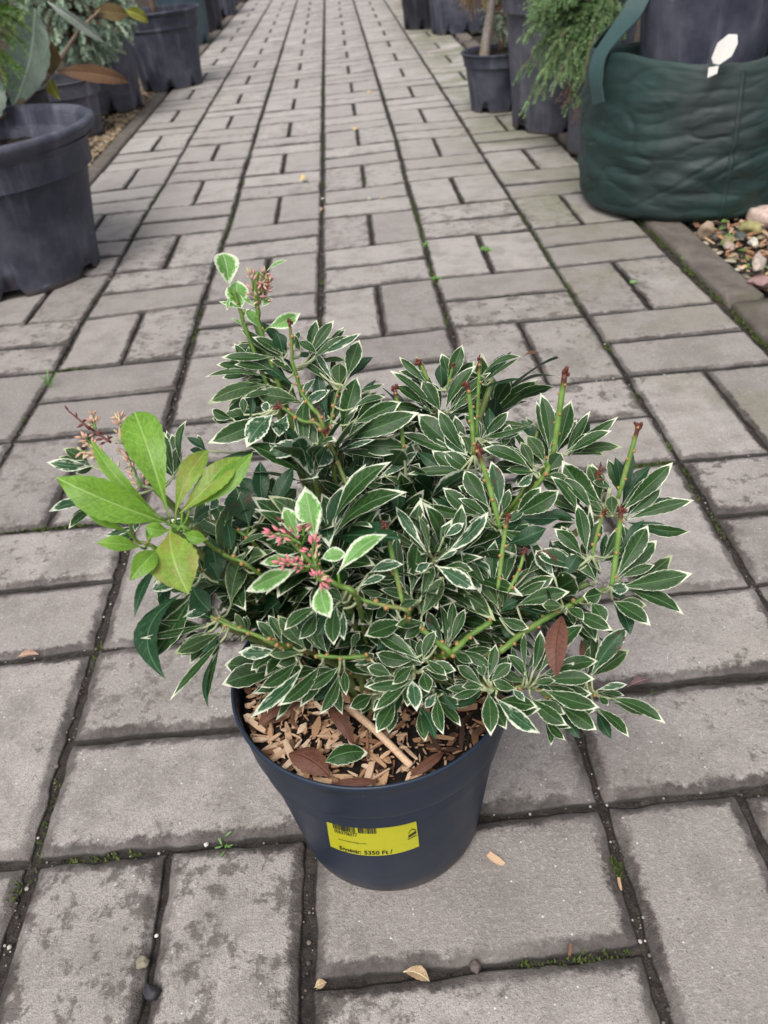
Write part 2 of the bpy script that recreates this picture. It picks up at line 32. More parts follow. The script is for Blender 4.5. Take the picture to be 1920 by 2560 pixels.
DEAD=[[0.1518,-1.0476,0.2387],[0.1439,-1.0743,0.2265]]
JUNC={"0,0":[0.0001,-0.0009],"0,1":[0.0002,0.2],"0,2":[0.0005,0.4023],"0,3":[0.0012,0.599],"0,4":[0.0011,0.7983],"0,5":[0.0005,1.0015],"1,0":[0.194,0.0105],"1,1":[0.196,0.21],"1,2":[0.1972,0.4042],"1,3":[0.1962,0.6121],"1,4":[0.1986,0.8111],"1,5":[0.2014,1.0217],"2,3":[0.3977,0.6097],"2,1":[0.4008,0.2038],"2,0":[0.3991,0.0038],"2,-1":[0.3998,-0.1988],"2,-2":[0.4024,-0.394],"2,-3":[0.4014,-0.5941],"2,-4":[0.3977,-0.7969],"-1,4":[-0.1996,0.8029],"-1,3":[-0.1958,0.6021],"-1,2":[-0.1959,0.3948],"-1,1":[-0.1999,0.1945],"-1,0":[-0.201,0.0004],"-1,-1":[-0.1999,-0.2038],"-1,-2":[-0.1976,-0.401],"-1,-3":[-0.2032,-0.6019],"-1,-4":[-0.2012,-0.7956],"-1,-5":[-0.1986,-0.9981],"-2,3":[-0.4014,0.6018],"-2,2":[-0.3991,0.3943],"-2,1":[-0.396,0.2006],"-2,0":[-0.4013,-0.0145],"-2,-1":[-0.3981,-0.2016],"-2,-2":[-0.3995,-0.3997],"-2,4":[-0.3965,0.8182],"0,-5":[-0.002,-1.0001],"1,-5":[0.2037,-0.9985],"3,0":[0.5957,0.0047],"3,-1":[0.5988,-0.1994]}

# ---------------------------------------------------------------- helpers
def tag(o, label=None, cat=None, group=None, kind=None):
    if label: o['label'] = label
    if cat: o['category'] = cat
    if group: o['group'] = group
    if kind: o['kind'] = kind
    return o
def empty(name, loc=(0, 0, 0), parent=None):
    o = bpy.data.objects.new(name, None); o.empty_display_size = .02; COL.objects.link(o); o.location = loc
    if parent: o.parent = parent
    return o
class MB:
    def __init__(s): s.v = []; s.f = []; s.m = []; s.n = 0; s.a = []; s.r = []
    def add(s, v, f, a=None, r=0.0, m=0):
        v = np.asarray(v, float); k = len(v)
        s.v.append(v); s.f += [tuple(int(i)+s.n for i in q) for q in f]; s.m += [m]*len(f)
        s.a.append(np.zeros((k, 3)) if a is None else np.asarray(a, float))
        s.r.append(np.full(k, r) if np.isscalar(r) else np.asarray(r, float)); s.n += k
    def build(s, name, mats, parent=None, smooth=True, origin=None):
        me = bpy.data.meshes.new(name); V = np.concatenate(s.v) if s.v else np.zeros((0, 3))
        og = np.array(origin if origin is not None else (0, 0, 0), float)
        me.from_pydata((V-og).tolist(), [], s.f)
        if not isinstance(mats, (list, tuple)): mats = [mats]
        for m in mats: me.materials.append(m)
        me.polygons.foreach_set('material_index', s.m)
        me.polygons.foreach_set('use_smooth', [smooth]*len(s.f))
        a = me.attributes.new('luv', 'FLOAT_VECTOR', 'POINT'); a.data.foreach_set('vector', np.concatenate(s.a).astype(np.float32).ravel())
        b = me.attributes.new('rnd', 'FLOAT', 'POINT'); b.data.foreach_set('value', np.concatenate(s.r).astype(np.float32))
        me.update()
        o = bpy.data.objects.new(name, me); COL.objects.link(o); o.location = tuple(og)
        if parent:
            o.parent = parent; p_ = parent; W0 = Vector((0, 0, 0))
            while p_: W0 += p_.location; p_ = p_.parent
            o.location = Vector(tuple(og)) - W0
        return o
def grid_faces(nu, nv, close=False):
    f = []
    for j in range(nv-1):
        for i in range(nu-1 if not close else nu):
            i2 = (i+1) % nu
            f.append((j*nu+i, j*nu+i2, (j+1)*nu+i2, (j+1)*nu+i))
    return f
def unit(v): v = np.asarray(v, float); return v/max(np.linalg.norm(v), 1e-9)
def tube(mb, pts, rad, n=8, m=0, r=0.0, cap=True):
    pts = np.asarray(pts, float); k = len(pts); rad = np.full(k, rad) if np.isscalar(rad) else np.asarray(rad)
    T = np.gradient(pts, axis=0); T = T/np.maximum(np.linalg.norm(T, axis=1), 1e-9)[:, None]
    up = np.array([0.3, 0.2, 1.0]); up = up if abs(unit(up)@T[0]) < .95 else np.array([1., 0, 0])
    V = []; A = []; s = unit(np.cross(T[0], up))
    for i in range(k):
        s = unit(s - T[i]*(s@T[i])); b = np.cross(T[i], s)
        for j in range(n):
            a = 2*math.pi*j/n; V.append(pts[i]+rad[i]*(math.cos(a)*s+math.sin(a)*b)); A.append((j/n, i/(k-1), rad[i]))
    f = grid_faces(n, k, True)
    if cap: f.append(tuple(range((k-1)*n, k*n))); f.append(tuple(range(n-1, -1, -1)))
    mb.add(V, f, A, r, m)
def smooth_path(P, n=4):
    P = [np.array(p, float) for p in P]
    if len(P) < 3: return np.array([P[0]*(1-t)+P[-1]*t for t in np.linspace(0, 1, n+1)])
    Q = [2*P[0]-P[1]]+P+[2*P[-1]-P[-2]]; out = []
    for i in range(1, len(Q)-2):
        for t in np.linspace(0, 1, n, endpoint=False):
            a, b, c, d = Q[i-1:i+3]
            out.append(.5*((2*b)+(-a+c)*t+(2*a-5*b+4*c-d)*t*t+(-a+3*b-3*c+d)*t**3))
    out.append(P[-1]); return np.array(out)
def lathe(mb, prof, c=(0, 0), n=64, m=0, r=0.0, fn=None):
    V = []; A = []
    for j, (rr, z) in enumerate(prof):
        for i in range(n):
            a = 2*math.pi*i/n; r2, z2 = (rr, z) if fn is None else fn(rr, z, a, j)
            V.append((c[0]+r2*math.cos(a), c[1]+r2*math.sin(a), z2)); A.append((i/n, z, rr))
    mb.add(V, grid_faces(n, len(prof), True), A, r, m)

# ico rock variants
def ico():
    t = (1+5**.5)/2
    v = np.array([(-1, t, 0), (1, t, 0), (-1, -t, 0), (1, -t, 0), (0, -1, t), (0, 1, t), (0, -1, -t), (0, 1, -t), (t, 0, -1), (t, 0, 1), (-t, 0, -1), (-t, 0, 1)], float)
    f = [(0, 11, 5), (0, 5, 1), (0, 1, 7), (0, 7, 10), (0, 10, 11), (1, 5, 9), (5, 11, 4), (11, 10, 2), (10, 7, 6), (7, 1, 8), (3, 9, 4), (3, 4, 2), (3, 2, 6), (3, 6, 8), (3, 8, 9), (4, 9, 5), (2, 4, 11), (6, 2, 10), (8, 6, 7), (9, 8, 1)]
    v = v/np.linalg.norm(v[0]); return v, f
def subdiv(v, f):
    v = [tuple(x) for x in v]; c = {}; out = []
    def mid(a, b):
        k = (min(a, b), max(a, b))
        if k not in c:
            p = unit((np.array(v[a])+np.array(v[b]))/2); v.append(tuple(p)); c[k] = len(v)-1
        return c[k]
    for a, b, d in f:
        x, y, z = mid(a, b), mid(b, d), mid(d, a); out += [(a, x, z), (b, y, x), (d, z, y), (x, y, z)]
    return np.array(v), out
IV, IF = ico(); IV2, IF2 = subdiv(IV, IF); IV3, IF3 = subdiv(IV2, IF2)
def rock(mb, p, s, el=(1, 1, .6), m=0, fine=False, r=None, rough=.28):
    V0, F0 = (IV3, IF3) if fine else (IV2, IF2)
    seed = rng.uniform(-50, 50, 3)
    pl = [unit(rng.normal(size=3)) for _ in range(7)]; dd = rng.uniform(.6, .95, 7)
    V = V0.copy()
    for n_, d_ in zip(pl, dd):
        k = V@n_; V = V - np.outer(np.maximum(k-d_, 0), n_)
    if fine: V = V*(1+np.array([noise.noise(Vector(tuple(x*1.7+seed))) for x in V])[:, None]*rough)
    V = V*np.array(el)*s; a = rng.uniform(0, 6.28); ca, sa = math.cos(a), math.sin(a)
    tl = rng.uniform(-.35, .35); M = np.array([[ca, -sa, 0], [sa, ca, 0], [0, 0, 1]])@np.array([[1, 0, 0], [0, math.cos(tl), -math.sin(tl)], [0, math.sin(tl), math.cos(tl)]])
    mb.add(V@M.T+np.array(p), F0, None, rng.uniform(0, 1) if r is None else r, m)

# ---------------------------------------------------------------- node materials
class NT:
    def __init__(s, name):
        s.mat = bpy.data.materials.new(name); s.mat.use_nodes = True; s.t = s.mat.node_tree; s.b = s.t.nodes['Principled BSDF']; s.out = s.t.nodes['Material Output']
    def n(s, ty, **k):
        x = s.t.nodes.new(ty)
        for a, b in k.items(): setattr(x, a, b)
        return x
    def l(s, a, b): s.t.links.new(a, b)
    def val(s, x, sock):
        if hasattr(x, 'is_output'): s.l(x, sock)
        elif isinstance(x, (tuple, list)): sock.default_value = tuple(x)+((1,) if len(x) == 3 and len(sock.default_value) == 4 else ())
        else: sock.default_value = x
    def math(s, op, a, b=0.0, clamp=False):
        x = s.n('ShaderNodeMath', operation=op, use_clamp=clamp); s.val(a, x.inputs[0]); s.val(b, x.inputs[1]); return x.outputs[0]
    def ss(s, x, lo, hi, a=0.0, b=1.0):
        q = s.n('ShaderNodeMapRange', interpolation_type='SMOOTHSTEP'); s.val(x, q.inputs[0])
        for i, v_ in enumerate((lo, hi, a, b)): s.val(v_, q.inputs[i+1])
        return q.outputs[0]
    def mix(s, f, a, b, mode='MIX'):
        x = s.n('ShaderNodeMix', data_type='RGBA', blend_type=mode); s.val(f, x.inputs[0]); s.val(a, x.inputs[6]); s.val(b, x.inputs[7]); return x.outputs[2]
    def noise(s, vec, scale, detail=3, rough=.5, dist=0.0, col=False):
        x = s.n('ShaderNodeTexNoise'); x.inputs['Scale'].default_value = scale; x.inputs['Detail'].default_value = detail; x.inputs['Roughness'].default_value = rough; x.inputs['Distortion'].default_value = dist
        if vec is not None: s.l(vec, x.inputs['Vector'])
        return x.outputs['Color' if col else 'Fac']
    def attr(s, name):
        x = s.n('ShaderNodeAttribute', attribute_name=name); return x
    def pos(s): return s.n('ShaderNodeNewGeometry').outputs['Position']
    def obj(s): return s.n('ShaderNodeTexCoord').outputs['Object']
    def sep(s, v):
        x = s.n('ShaderNodeSeparateXYZ'); s.l(v, x.inputs[0]); return x.outputs
    def comb(s, a, b, c):
        x = s.n('ShaderNodeCombineXYZ'); s.val(a, x.inputs[0]); s.val(b, x.inputs[1]); s.val(c, x.inputs[2]); return x.outputs[0]
    def scale(s, v, k):
        x = s.n('ShaderNodeVectorMath', operation='MULTIPLY'); s.l(v, x.inputs[0]); x.inputs[1].default_value = k; return x.outputs[0]
    def bump(s, h, strength=.5, dist=.001, prev=None):
        x = s.n('ShaderNodeBump'); x.inputs['Strength'].default_value = strength; x.inputs['Distance'].default_value = dist; s.l(h, x.inputs['Height'])
        if prev: s.l(prev, x.inputs['Normal'])
        return x.outputs[0]
    def fin(s, col=None, rough=None, normal=None, spec=None):
        if col is not None: s.val(col, s.b.inputs['Base Color'])
        if rough is not None: s.val(rough, s.b.inputs['Roughness'])
        if normal is not None: s.l(normal, s.b.inputs['Normal'])
        if spec is not None: s.val(spec, s.b.inputs['Specular IOR Level'])
        return s.mat

def leaf_mat(name, cen, cen2, mar, mw, rough=.40, wpatch=0.0, blush=None, spot=False, rib=None, trans=.18, under=False):
    s = NT(name); A = s.attr('luv').outputs['Vector']; x, v, ed = s.sep(A); rn = s.attr('rnd').outputs['Fac']
    pv = s.comb(s.math('ADD', x, s.math('MULTIPLY', rn, 37.0)), s.math('MULTIPLY', v, 2.4), s.math('MULTIPLY', rn, 91.0))
    n1 = s.noise(pv, 2.6, 3, .6); n2 = s.noise(pv, 9.0, 3, .6); n3 = s.noise(pv, 1.3, 2)
    base = s.mix(s.ss(n2, .4, .62), cen, cen2)
    base = s.mix(s.math('MULTIPLY', s.ss(n3, .35, .7), .35), base, tuple(c*1.5 for c in cen2))
    # pinnate veins, slanting forward from the midrib
    ax = s.math('ABSOLUTE', x)
    vv = s.math('ADD', s.math('MULTIPLY', s.math('SUBTRACT', v, s.math('MULTIPLY', ax, .16)), 62.0), s.math('MULTIPLY', n1, 4.0))
    vein = s.ss(s.math('SINE', vv), .80, 1.0)
    ribm = s.ss(ax, .075, .025)
    ribc = rib or tuple(min(1, c*2.6+.05) for c in cen2)
    base = s.mix(s.math('MULTIPLY', vein, .13 if not under else .45), base, ribc if not under else tuple(c*.35 for c in cen))
    base = s.mix(s.math('MULTIPLY', ribm, .75), base, ribc)
    if blush:
        base = s.mix(s.math('MULTIPLY', s.ss(s.noise(pv, 1.6, 3, .6), .45, .66), blush[3]), base, blush[:3])
    if mar is not None:
        th = s.math('ADD', s.math('MULTIPLY', s.math('SUBTRACT', n1, .43), mw*7.0), mw)
        th = s.math('ADD', th, s.math('MULTIPLY', s.ss(v, .78, 1.0), .26))
        n4 = s.noise(pv, 22.0, 2, .6); th = s.math('ADD', th, s.math('MULTIPLY', s.math('SUBTRACT', n4, .5), .10)); th = s.math('MAXIMUM', th, .034)
        mk = s.ss(s.math('SUBTRACT', th, ed), -.012, .02)
        # greyish halo where green fades into the cream
        halo = s.ss(s.math('SUBTRACT', s.math('ADD', th, .14), ed), -.02, .05)
        base = s.mix(s.math('MULTIPLY', halo, s.math('MULTIPLY', s.ss(n2, .42, .58), .6)), base, tuple(min(1, c*2.2+.07) for c in cen2))
        if wpatch: mk = s.math('MAXIMUM', mk, s.math('MULTIPLY', s.ss(n1, .56, .62), s.math('MULTIPLY', wpatch, s.ss(ed, .75, .3))))
        base = s.mix(mk, base, mar)
    if spot:
        d = s.noise(pv, 1.9, 2, .5); base = s.mix(s.math('MULTIPLY', s.ss(d, .59, .61), s.ss(v, .45, .6)), base, (.10, .035, .02))
    h = s.math('ADD', s.math('MULTIPLY', vein, -.35 if not under else .7), s.math('ADD', s.math('MULTIPLY', ribm, -1.0 if not under else 1.3), s.math('MULTIPLY', n2, .5)))
    nm = s.bump(h, .55, .0006)
    s.fin(base, s.ss(n2, .3, .7, rough-.09, rough+.08), nm, .34)
    tr = s.n('ShaderNodeBsdfTranslucent'); s.l(base, tr.inputs[0]); mx = s.n('ShaderNodeMixShader'); mx.inputs[0].default_value = trans
    s.l(s.b.outputs[0], mx.inputs[1]); s.l(tr.outputs[0], mx.inputs[2]); s.l(mx.outputs[0], s.out.inputs[0])
    return s.mat
CREAM = (.80, .82, .64)
LM = dict(
 V=leaf_mat('leaf_variegated', (.015, .045, .010), (.032, .080, .020), CREAM, .036),
 W=leaf_mat('leaf_broad_margin', (.022, .068, .028), (.042, .10, .045), (.74, .78, .62), .12, wpatch=.6),
 L=leaf_mat('leaf_young_pale', (.13, .31, .065), (.20, .40, .12), (.80, .85, .66), .13, rough=.42, trans=.3, rib=(.42, .6, .3)),
 G=leaf_mat('leaf_lime', (.125, .265, .028), (.19, .36, .045), None, 0, rough=.36, trans=.3, rib=(.36, .56, .14)),
 H=leaf_mat('leaf_lime_blushed', (.17, .285, .035), (.24, .36, .055), None, 0, rough=.36, trans=.3, rib=(.42, .58, .16), blush=(.30, .20, .06, .5)),
 D=leaf_mat('leaf_dark', (.010, .040, .014), (.018, .062, .022), None, 0, rough=.36),
 DB=leaf_mat('leaf_dark_spotted', (.015, .050, .018), (.026, .072, .028), None, 0, rough=.36, spot=True),
 B=leaf_mat('leaf_variegated_spotted', (.018, .058, .020), (.034, .086, .034), CREAM, .05, spot=True),
 U=leaf_mat('leaf_underside', (.030, .066, .020), (.048, .092, .030), (.50, .55, .32), .035, rough=.6, under=True),
 R=leaf_mat('leaf_dead_brown', (.105, .045, .030), (.165, .072, .048), None, 0, rough=.55, rib=(.12, .04, .02)),
)
LK = list(LM); LMATS = [LM[k] for k in LK]

PV = np.array([0, .06, .14, .24, .35, .47, .58, .68, .78, .86, .93, .975, 1.0]); PW = np.array([.06, .08, .20, .44, .70, .90, 1.0, .95, .77, .53, .27, .09, .0])
OBOV = ([0, .06, .14, .24, .4, .55, .68, .8, .9, .97, 1], [.06, .07, .14, .30, .60, .85, 1.0, .97, .76, .4, 0])
NVH = 19
def leaf(mb, B, T, wd, ty='V', bow=.06, roll=None, fold=.22, n0=None, nv=NVH, nu=7, prof=None, side0=0.0):
    B = np.asarray(B, float); T = np.asarray(T, float); d = T-B; L = np.linalg.norm(d)
    if L < 1e-4: return
    d = d/L
    if n0 is None: n0 = np.array([rng.uniform(-.25, .25), -.55+rng.uniform(-.15, .15), .75])
    n = n0-d*(n0@d)
    if np.linalg.norm(n) < .15: n = np.array([0, -.5, .8])-d*(np.array([0, -.5, .8])@d)
    n = unit(n); s = np.cross(d, n)
    a = rng.uniform(-.42, .42) if roll is None else roll
    n, s = n*math.cos(a)+s*math.sin(a), s*math.cos(a)-n*math.sin(a)
    vs = np.linspace(0, 1, nv); us = np.linspace(-1, 1, nu)
    pw = np.interp(vs, PV, PW) if prof is None else np.interp(vs, *prof)
    side = rng.uniform(-.06, .06)+side0; tw = rng.uniform(-.35, .35); wav = rng.uniform(0, 6.3); wa = rng.uniform(.02, .06)
    rec = rng.uniform(.0, .10)
    V = []; A = []
    for i, v in enumerate(vs):
        hw = wd/2*pw[i]; c = B+d*L*v+n*(bow*L*4*v*(1-v)-0)+s*(side*L*4*v*(1-v))
        c = c - n*rec*L*(max(0, v-.6)/.4)**2*.5 + n*rec*L*.5*v
        th = tw*(v-.4); s2 = s*math.cos(th)+n*math.sin(th); n2 = n*math.cos(th)-s*math.sin(th)
        zig = 1.0+(.035 if i % 2 else -.035)*(1 if .2 < v < .95 else 0)
        for u in us:
            uu = u*(zig if abs(u) > .99 else 1)
            h = fold*hw*(abs(u)**1.3)-fold*hw*.25*abs(u)**3
            V.append(c+s2*hw*uu+n2*(h+math.sin(v*9+wav+u*1.5)*wa*wd*abs(u)))
            A.append((u*pw[i], v, (1-abs(u))*max(pw[i], .0)))
    mb.add(V, grid_faces(nu, nv), A, rng.uniform(0, 1), LK.index(ty) if isinstance(ty, str) else ty)

# ---------------------------------------------------------------- pavement
def m_brick():
    s = NT('concrete_paver'); P = s.pos(); A = s.attr('luv').outputs['Vector']; ed, tone, bw = s.sep(A); rn = s.attr('rnd').outputs['Fac']
    px, py, pz = s.sep(P)
    big = s.noise(P, 3.0, 3, .6); mid = s.noise(P, 22, 4, .65); blot = s.math('ADD', s.noise(P, 85, 6, .72, .1), s.math('MULTIPLY', s.math('SUBTRACT', s.noise(P, 420, 3, .7), .5), .22)); blot2 = s.noise(P, 38, 3, .6); fine = s.noise(P, 900, 2, .7); fine2 = s.noise(P, 330, 3, .7)
    c = s.mix(rn, (.285, .256, .241), (.450, .407, .386))
    c = s.mix(s.ss(mid, .38, .72, 0, .6), c, (.25, .225, .20)); c = s.mix(s.ss(s.noise(P, 11, 5, .65), .46, .66, 0, .5), c, (.18, .160, .147))
    c = s.mix(s.ss(fine, .40, .62, 0, .50), c, (.185, .16, .148)); c = s.mix(s.ss(fine2, .50, .70, 0, .42), c, (.52, .475, .44)); c = s.mix(s.ss(s.noise(P, 480, 2, .6), .56, .68, 0, .45), c, (.14, .12, .112))
    vo = s.n('ShaderNodeTexVoronoi'); vo.inputs['Scale'].default_value = 260; s.l(P, vo.inputs['Vector'])
    vs = s.sep(vo.outputs['Color']); spk = s.math('MULTIPLY', s.ss(vo.outputs['Distance'], .22, .12), s.ss(vs[0], .93, .95))
    c = s.mix(s.math('MULTIPLY', spk, .8), c, (.75, .72, .68))
    spk2 = s.math('MULTIPLY', s.ss(vo.outputs['Distance'], .28, .16), s.ss(vs[1], .90, .93)); c = s.mix(s.math('MULTIPLY', spk2, .6), c, (.10, .085, .08))
    # lichen and dirt blotches, denser on some stones and near their edges
    zone = s.ss(s.math('ADD', s.math('MULTIPLY', big, .8), s.math('MULTIPLY', tone, .45)), .42, .80)
    th = s.math('SUBTRACT', .70, s.math('MULTIPLY', s.math('MULTIPLY', zone, s.ss(blot2, .36, .60)), .235)); th = s.math('SUBTRACT', th, s.ss(ed, .030, .0, 0, .085))
    bl = s.math('MULTIPLY', s.ss(s.math('SUBTRACT', blot, th), -.03, .11), s.ss(s.math('ADD', rn, s.math('MULTIPLY', big, .6)), .38, .75, .35, 1.0))
    c = s.mix(s.math('MULTIPLY', bl, .85), c, (.098, .083, .073))
    c = s.mix(s.ss(py, -.5, 1.2, 0, .28), c, (.60, .56, .525))  # far pavers painted lighter to stand in for glancing sky sheen
    # greenish algae towards the right-hand kerb and near the row of pots
    alg = s.math('MULTIPLY', s.ss(px, .12, .62), s.ss(s.noise(P, 7, 4, .6), .44, .66)); c = s.mix(s.math('MULTIPLY', alg, .38), c, (.17, .17, .085))
    alg2 = s.math('MULTIPLY', s.ss(py, -.1, .5), s.math('MULTIPLY', s.ss(px, .3, .5), s.ss(s.noise(P, 5, 3, .6), .38, .58))); c = s.mix(s.math('MULTIPLY', alg2, .45), c, (.14, .16, .06))
    # grimy arrises
    en = s.math('MULTIPLY', s.math('SUBTRACT', s.math('ADD', s.math('MULTIPLY', s.noise(P, 70, 5, .7), .8), s.math('MULTIPLY', s.noise(P, 300, 3, .6), .35)), .58), s.math('MULTIPLY', bw, 2.2))
    q = s.math('DIVIDE', s.math('ADD', ed, en), s.math('MAXIMUM', bw, .001))
    eg = s.ss(q, 1.05, .50)
    c = s.mix(s.math('MULTIPLY', eg, s.ss(s.noise(P, 12, 4, .65), .32, .60, .40, .95)), c, s.mix(s.ss(s.noise(P, 260, 3, .7), .35, .7), (.036, .029, .026), (.072, .059, .053)))
    c = s.mix(s.ss(ed, .0018, .0003, 0, .9), c, (.020, .017, .015))
    h = s.math('ADD', s.math('MULTIPLY', fine, .6), s.math('ADD', fine2, s.math('MULTIPLY', mid, .8)))
    nm = s.bump(h, .75, .0015)
    return s.fin(c, s.ss(mid, .2, .8, .50, .70), nm, .5)
def m_soil(name, a, b, rough=.9, bumpd=.006, sc_=60, wet=None):
    s = NT(name); P = s.pos(); n1 = s.noise(P, sc_, 5, .7); n2 = s.noise(P, sc_*5, 3, .7); n3 = s.noise(P, 6, 3, .6)
    c = s.mix(s.ss(n1, .3, .7), a, b); c = s.mix(s.ss(n2, .55, .72, 0, .5), c, tuple(min(1, x*2.6) for x in b)); c = s.mix(s.ss(n3, .5, .7, 0, .55), c, tuple(x*.45 for x in a))
    return s.fin(c, rough, s.bump(s.math('ADD', n1, n2), .8, bumpd), .3)
JOINT = m_soil('joint_soil', (.022, .018, .016), (.070, .058, .050), .85, .004, 130)
BED = m_soil('bed_soil', (.030, .024, .018), (.07, .055, .040), .95, .01, 40)
WET = m_soil('dark_compost', (.012, .009, .008), (.035, .025, .018), .95, .008, 70)
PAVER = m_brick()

def jp(u, v):
    k = '%d,%d' % (u, v)
    if k in JUNC: return np.array(JUNC[k])
    d = np.array([u*.2, v*.1997]); ks = sorted(int(q.split(',')[1]) for q in JUNC if q.startswith('%d,' % u))
    if not ks: return d
    lo = [q for q in ks if q < v]; hi = [q for q in ks if q > v]
    off = lambda q: np.array(JUNC['%d,%d' % (u, q)])-np.array([u*.2, q*.1997])
    if lo and hi:
        t = (v-lo[-1])/(hi[0]-lo[-1]); return d+off(lo[-1])*(1-t)+off(hi[0])*t
    q = lo[-1] if lo else hi[0]; return d+off(q)*max(0, 1-abs(v-q)/3)
def brick(mb, c00, c10, c01, c11, ins, vert, near, bw=.004):
    c00, c10, c01, c11 = [np.array(q, float) for q in (c00, c10, c01, c11)]
    lu = np.linalg.norm(c10-c00); lv = np.linalg.norm(c01-c00)
    fu = lambda a, b: np.array([c00+(c10-c00)*a+(c01-c00)*b+(c11-c10-c01+c00)*a*b])[0]
    a0, a1 = ins[0]/lu, 1-ins[1]/lu; b0, b1 = ins[2]/lv, 1-ins[3]/lv
    q = [c00*0]*4; q = [fu(a0, b0), fu(a1, b0), fu(a0, b1), fu(a1, b1)]
    LU = np.linalg.norm(q[1]-q[0]); LV = np.linalg.norm(q[2]-q[0])
    def par(L, st):
        e = [0, .0016, .0036, .0062, .0095] if near < 2 else [0, .006]
        mid = list(np.arange(.0145, L-.0135, st)) if near < 2 else [L/2]
        p = sorted(set([round(x, 5) for x in e+mid+[L-x for x in e]])); return np.array(p)
    st = (.006, .014, .1)[near]; us = par(LU, st); vs = par(LV, st)
    z0 = rng.uniform(-.0012, .0012); tx, ty = rng.uniform(-.006, .006, 2); sd = rng.uniform(0, 100)
    V = []; A = []; nz = noise.noise; r = rng.uniform(0, 1); tone = rng.uniform(0, 1)
    def P_(a, b): return q[0]*(1-a)*(1-b)+q[1]*a*(1-b)+q[2]*(1-a)*b+q[3]*a*b
    W_ = len(us)
    for b in vs:
        for a in us:
            p = P_(a/LU, b/LV); d = min(a, LU-a, b, LV-b); x, y = p
            if near < 2:
                k = max(0, 1-d/.012)
                p = p+np.array([nz(Vector((x*55, y*55, sd))), nz(Vector((x*55, y*55, sd+9)))])*.0022*k+np.array([nz(Vector((x*190, y*190, sd))), nz(Vector((x*190, y*190, sd+5)))])*.0010*k
            z = z0+tx*(a-LU/2)+ty*(b-LV/2)+(nz(Vector((x*18, y*18, sd)))*.0008 if near < 2 else 0)
            z -= (.0030+bw*.12)*max(0, 1-d/max(.0045, bw*.95))**1.8
            V.append((p[0], p[1], z)); A.append((d, tone, bw))
    F = grid_faces(W_, len(vs)); H = len(vs)
    # skirt
    per = [i for i in range(W_)]+[j*W_+W_-1 for j in range(1, H)]+[(H-1)*W_+i for i in range(W_-2, -1, -1)]+[j*W_ for j in range(H-2, 0, -1)]
    n0 = len(V)
    for i in per: V.append((V[i][0], V[i][1], -.04)); A.append((0, tone, bw))
    n_ = len(per)
    for i in range(n_): j = (i+1) % n_; F.append((per[j], per[i], n0+i, n0+j))
    mb.add(V, F, A, r)
mb = MB()
HG = {-3: .0022, -2: .0022, -1: .0028, 0: .0036, 1: .0026, 2: .0018, 3: .003}
for u in range(-3, 3):
    for v in range(-8, 62):
        c = [jp(u, v), jp(u+1, v), jp(u, v+1), jp(u+1, v+1)]
        y = v*.2; near = 0 if y < -.1 else (1 if y < 2.0 else 2)
        squares = (u+v) % 2 != 0
        cg = .0040 if v > 2 else (.0032 if v > -1 else .0026)
        bw = float(np.interp(v, [-5, -3, -1, 1, 4], [.0105, .0088, .0068, .0062, .0062]))*(1 if u < 1 or v < -3 else .85)
        wk = 1.2 if v < -3 else 1.0; l_, r_ = HG[u]*wk, HG[u+1]*wk
        J = lambda: rng.uniform(.7, 1.35)
        g2 = (.0022 if squares else (.0040 if v > 0 else .0030)) if v > -3 else .0020
        if squares:
            m0 = (c[0]+c[1])/2; m1 = (c[2]+c[3])/2; sh = rng.uniform(-.002, .002); m0 = m0+np.array([sh, 0]); m1 = m1+np.array([sh, 0])
            brick(mb, c[0], m0, c[2], m1, (l_*J(), g2*J(), cg*J()*.8, cg*J()*.8), True, near, bw)
            brick(mb, m0, c[1], m1, c[3], (g2*J(), r_*J(), cg*J()*.8, cg*J()*.8), True, near, bw)
        else:
            m0 = (c[0]+c[2])/2; m1 = (c[1]+c[3])/2; sh = rng.uniform(-.002, .002); m0 = m0+np.array([0, sh]); m1 = m1+np.array([0, sh])
            brick(mb, c[0], c[1], m0, m1, (l_*J(), r_*J(), cg*J()*.8, g2*J()), False, near, bw)
            brick(mb, m0, m1, c[2], c[3], (l_*J(), r_*J(), g2*J(), cg*J()*.8), False, near, bw)
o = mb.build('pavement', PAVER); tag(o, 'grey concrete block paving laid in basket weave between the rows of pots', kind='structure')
def sheet(name, x0, x1, y0, y1, z, m, label, amp=0, st=None, kind='structure'):
    mb = MB(); nx = 2 if st is None else int((x1-x0)/st)+2; ny = 2 if st is None else int((y1-y0)/st)+2
    V = [(x, y, z+(noise.noise(Vector((x*70, y*70, 3)))*amp+noise.noise(Vector((x*240, y*240, 8)))*amp*.5 if amp else 0)) for y in np.linspace(y0, y1, ny) for x in np.linspace(x0, x1, nx)]
    mb.add(V, grid_faces(nx, ny)); o = mb.build(name, m); tag(o, label, kind=kind); return o
sheet('ground', -300, 300, -300, 300, -.075, BED, 'bare dark soil ground reaching out beyond the beds')
sheet('joint_soil', -.61, .61, -1.62, 1.2, -.0062, JOINT, 'dark dirt filling the joints of the paving', .0025, .005)
sheet('joint_soil', -.61, .61, 1.2, 12.4, -.008, JOINT, 'dark dirt in the joints of the far end of the paving', .0015, .04)
sheet('soil_bed', .672, 3.2, -1.8, 12, -.012, BED, 'dark soil bed under the gravel on the right', .012, .03)
sheet('soil_bed', -3.2, -.655, -1.8, 12, -.012, BED, 'dark soil bed under the gravel on the left', .012, .03)
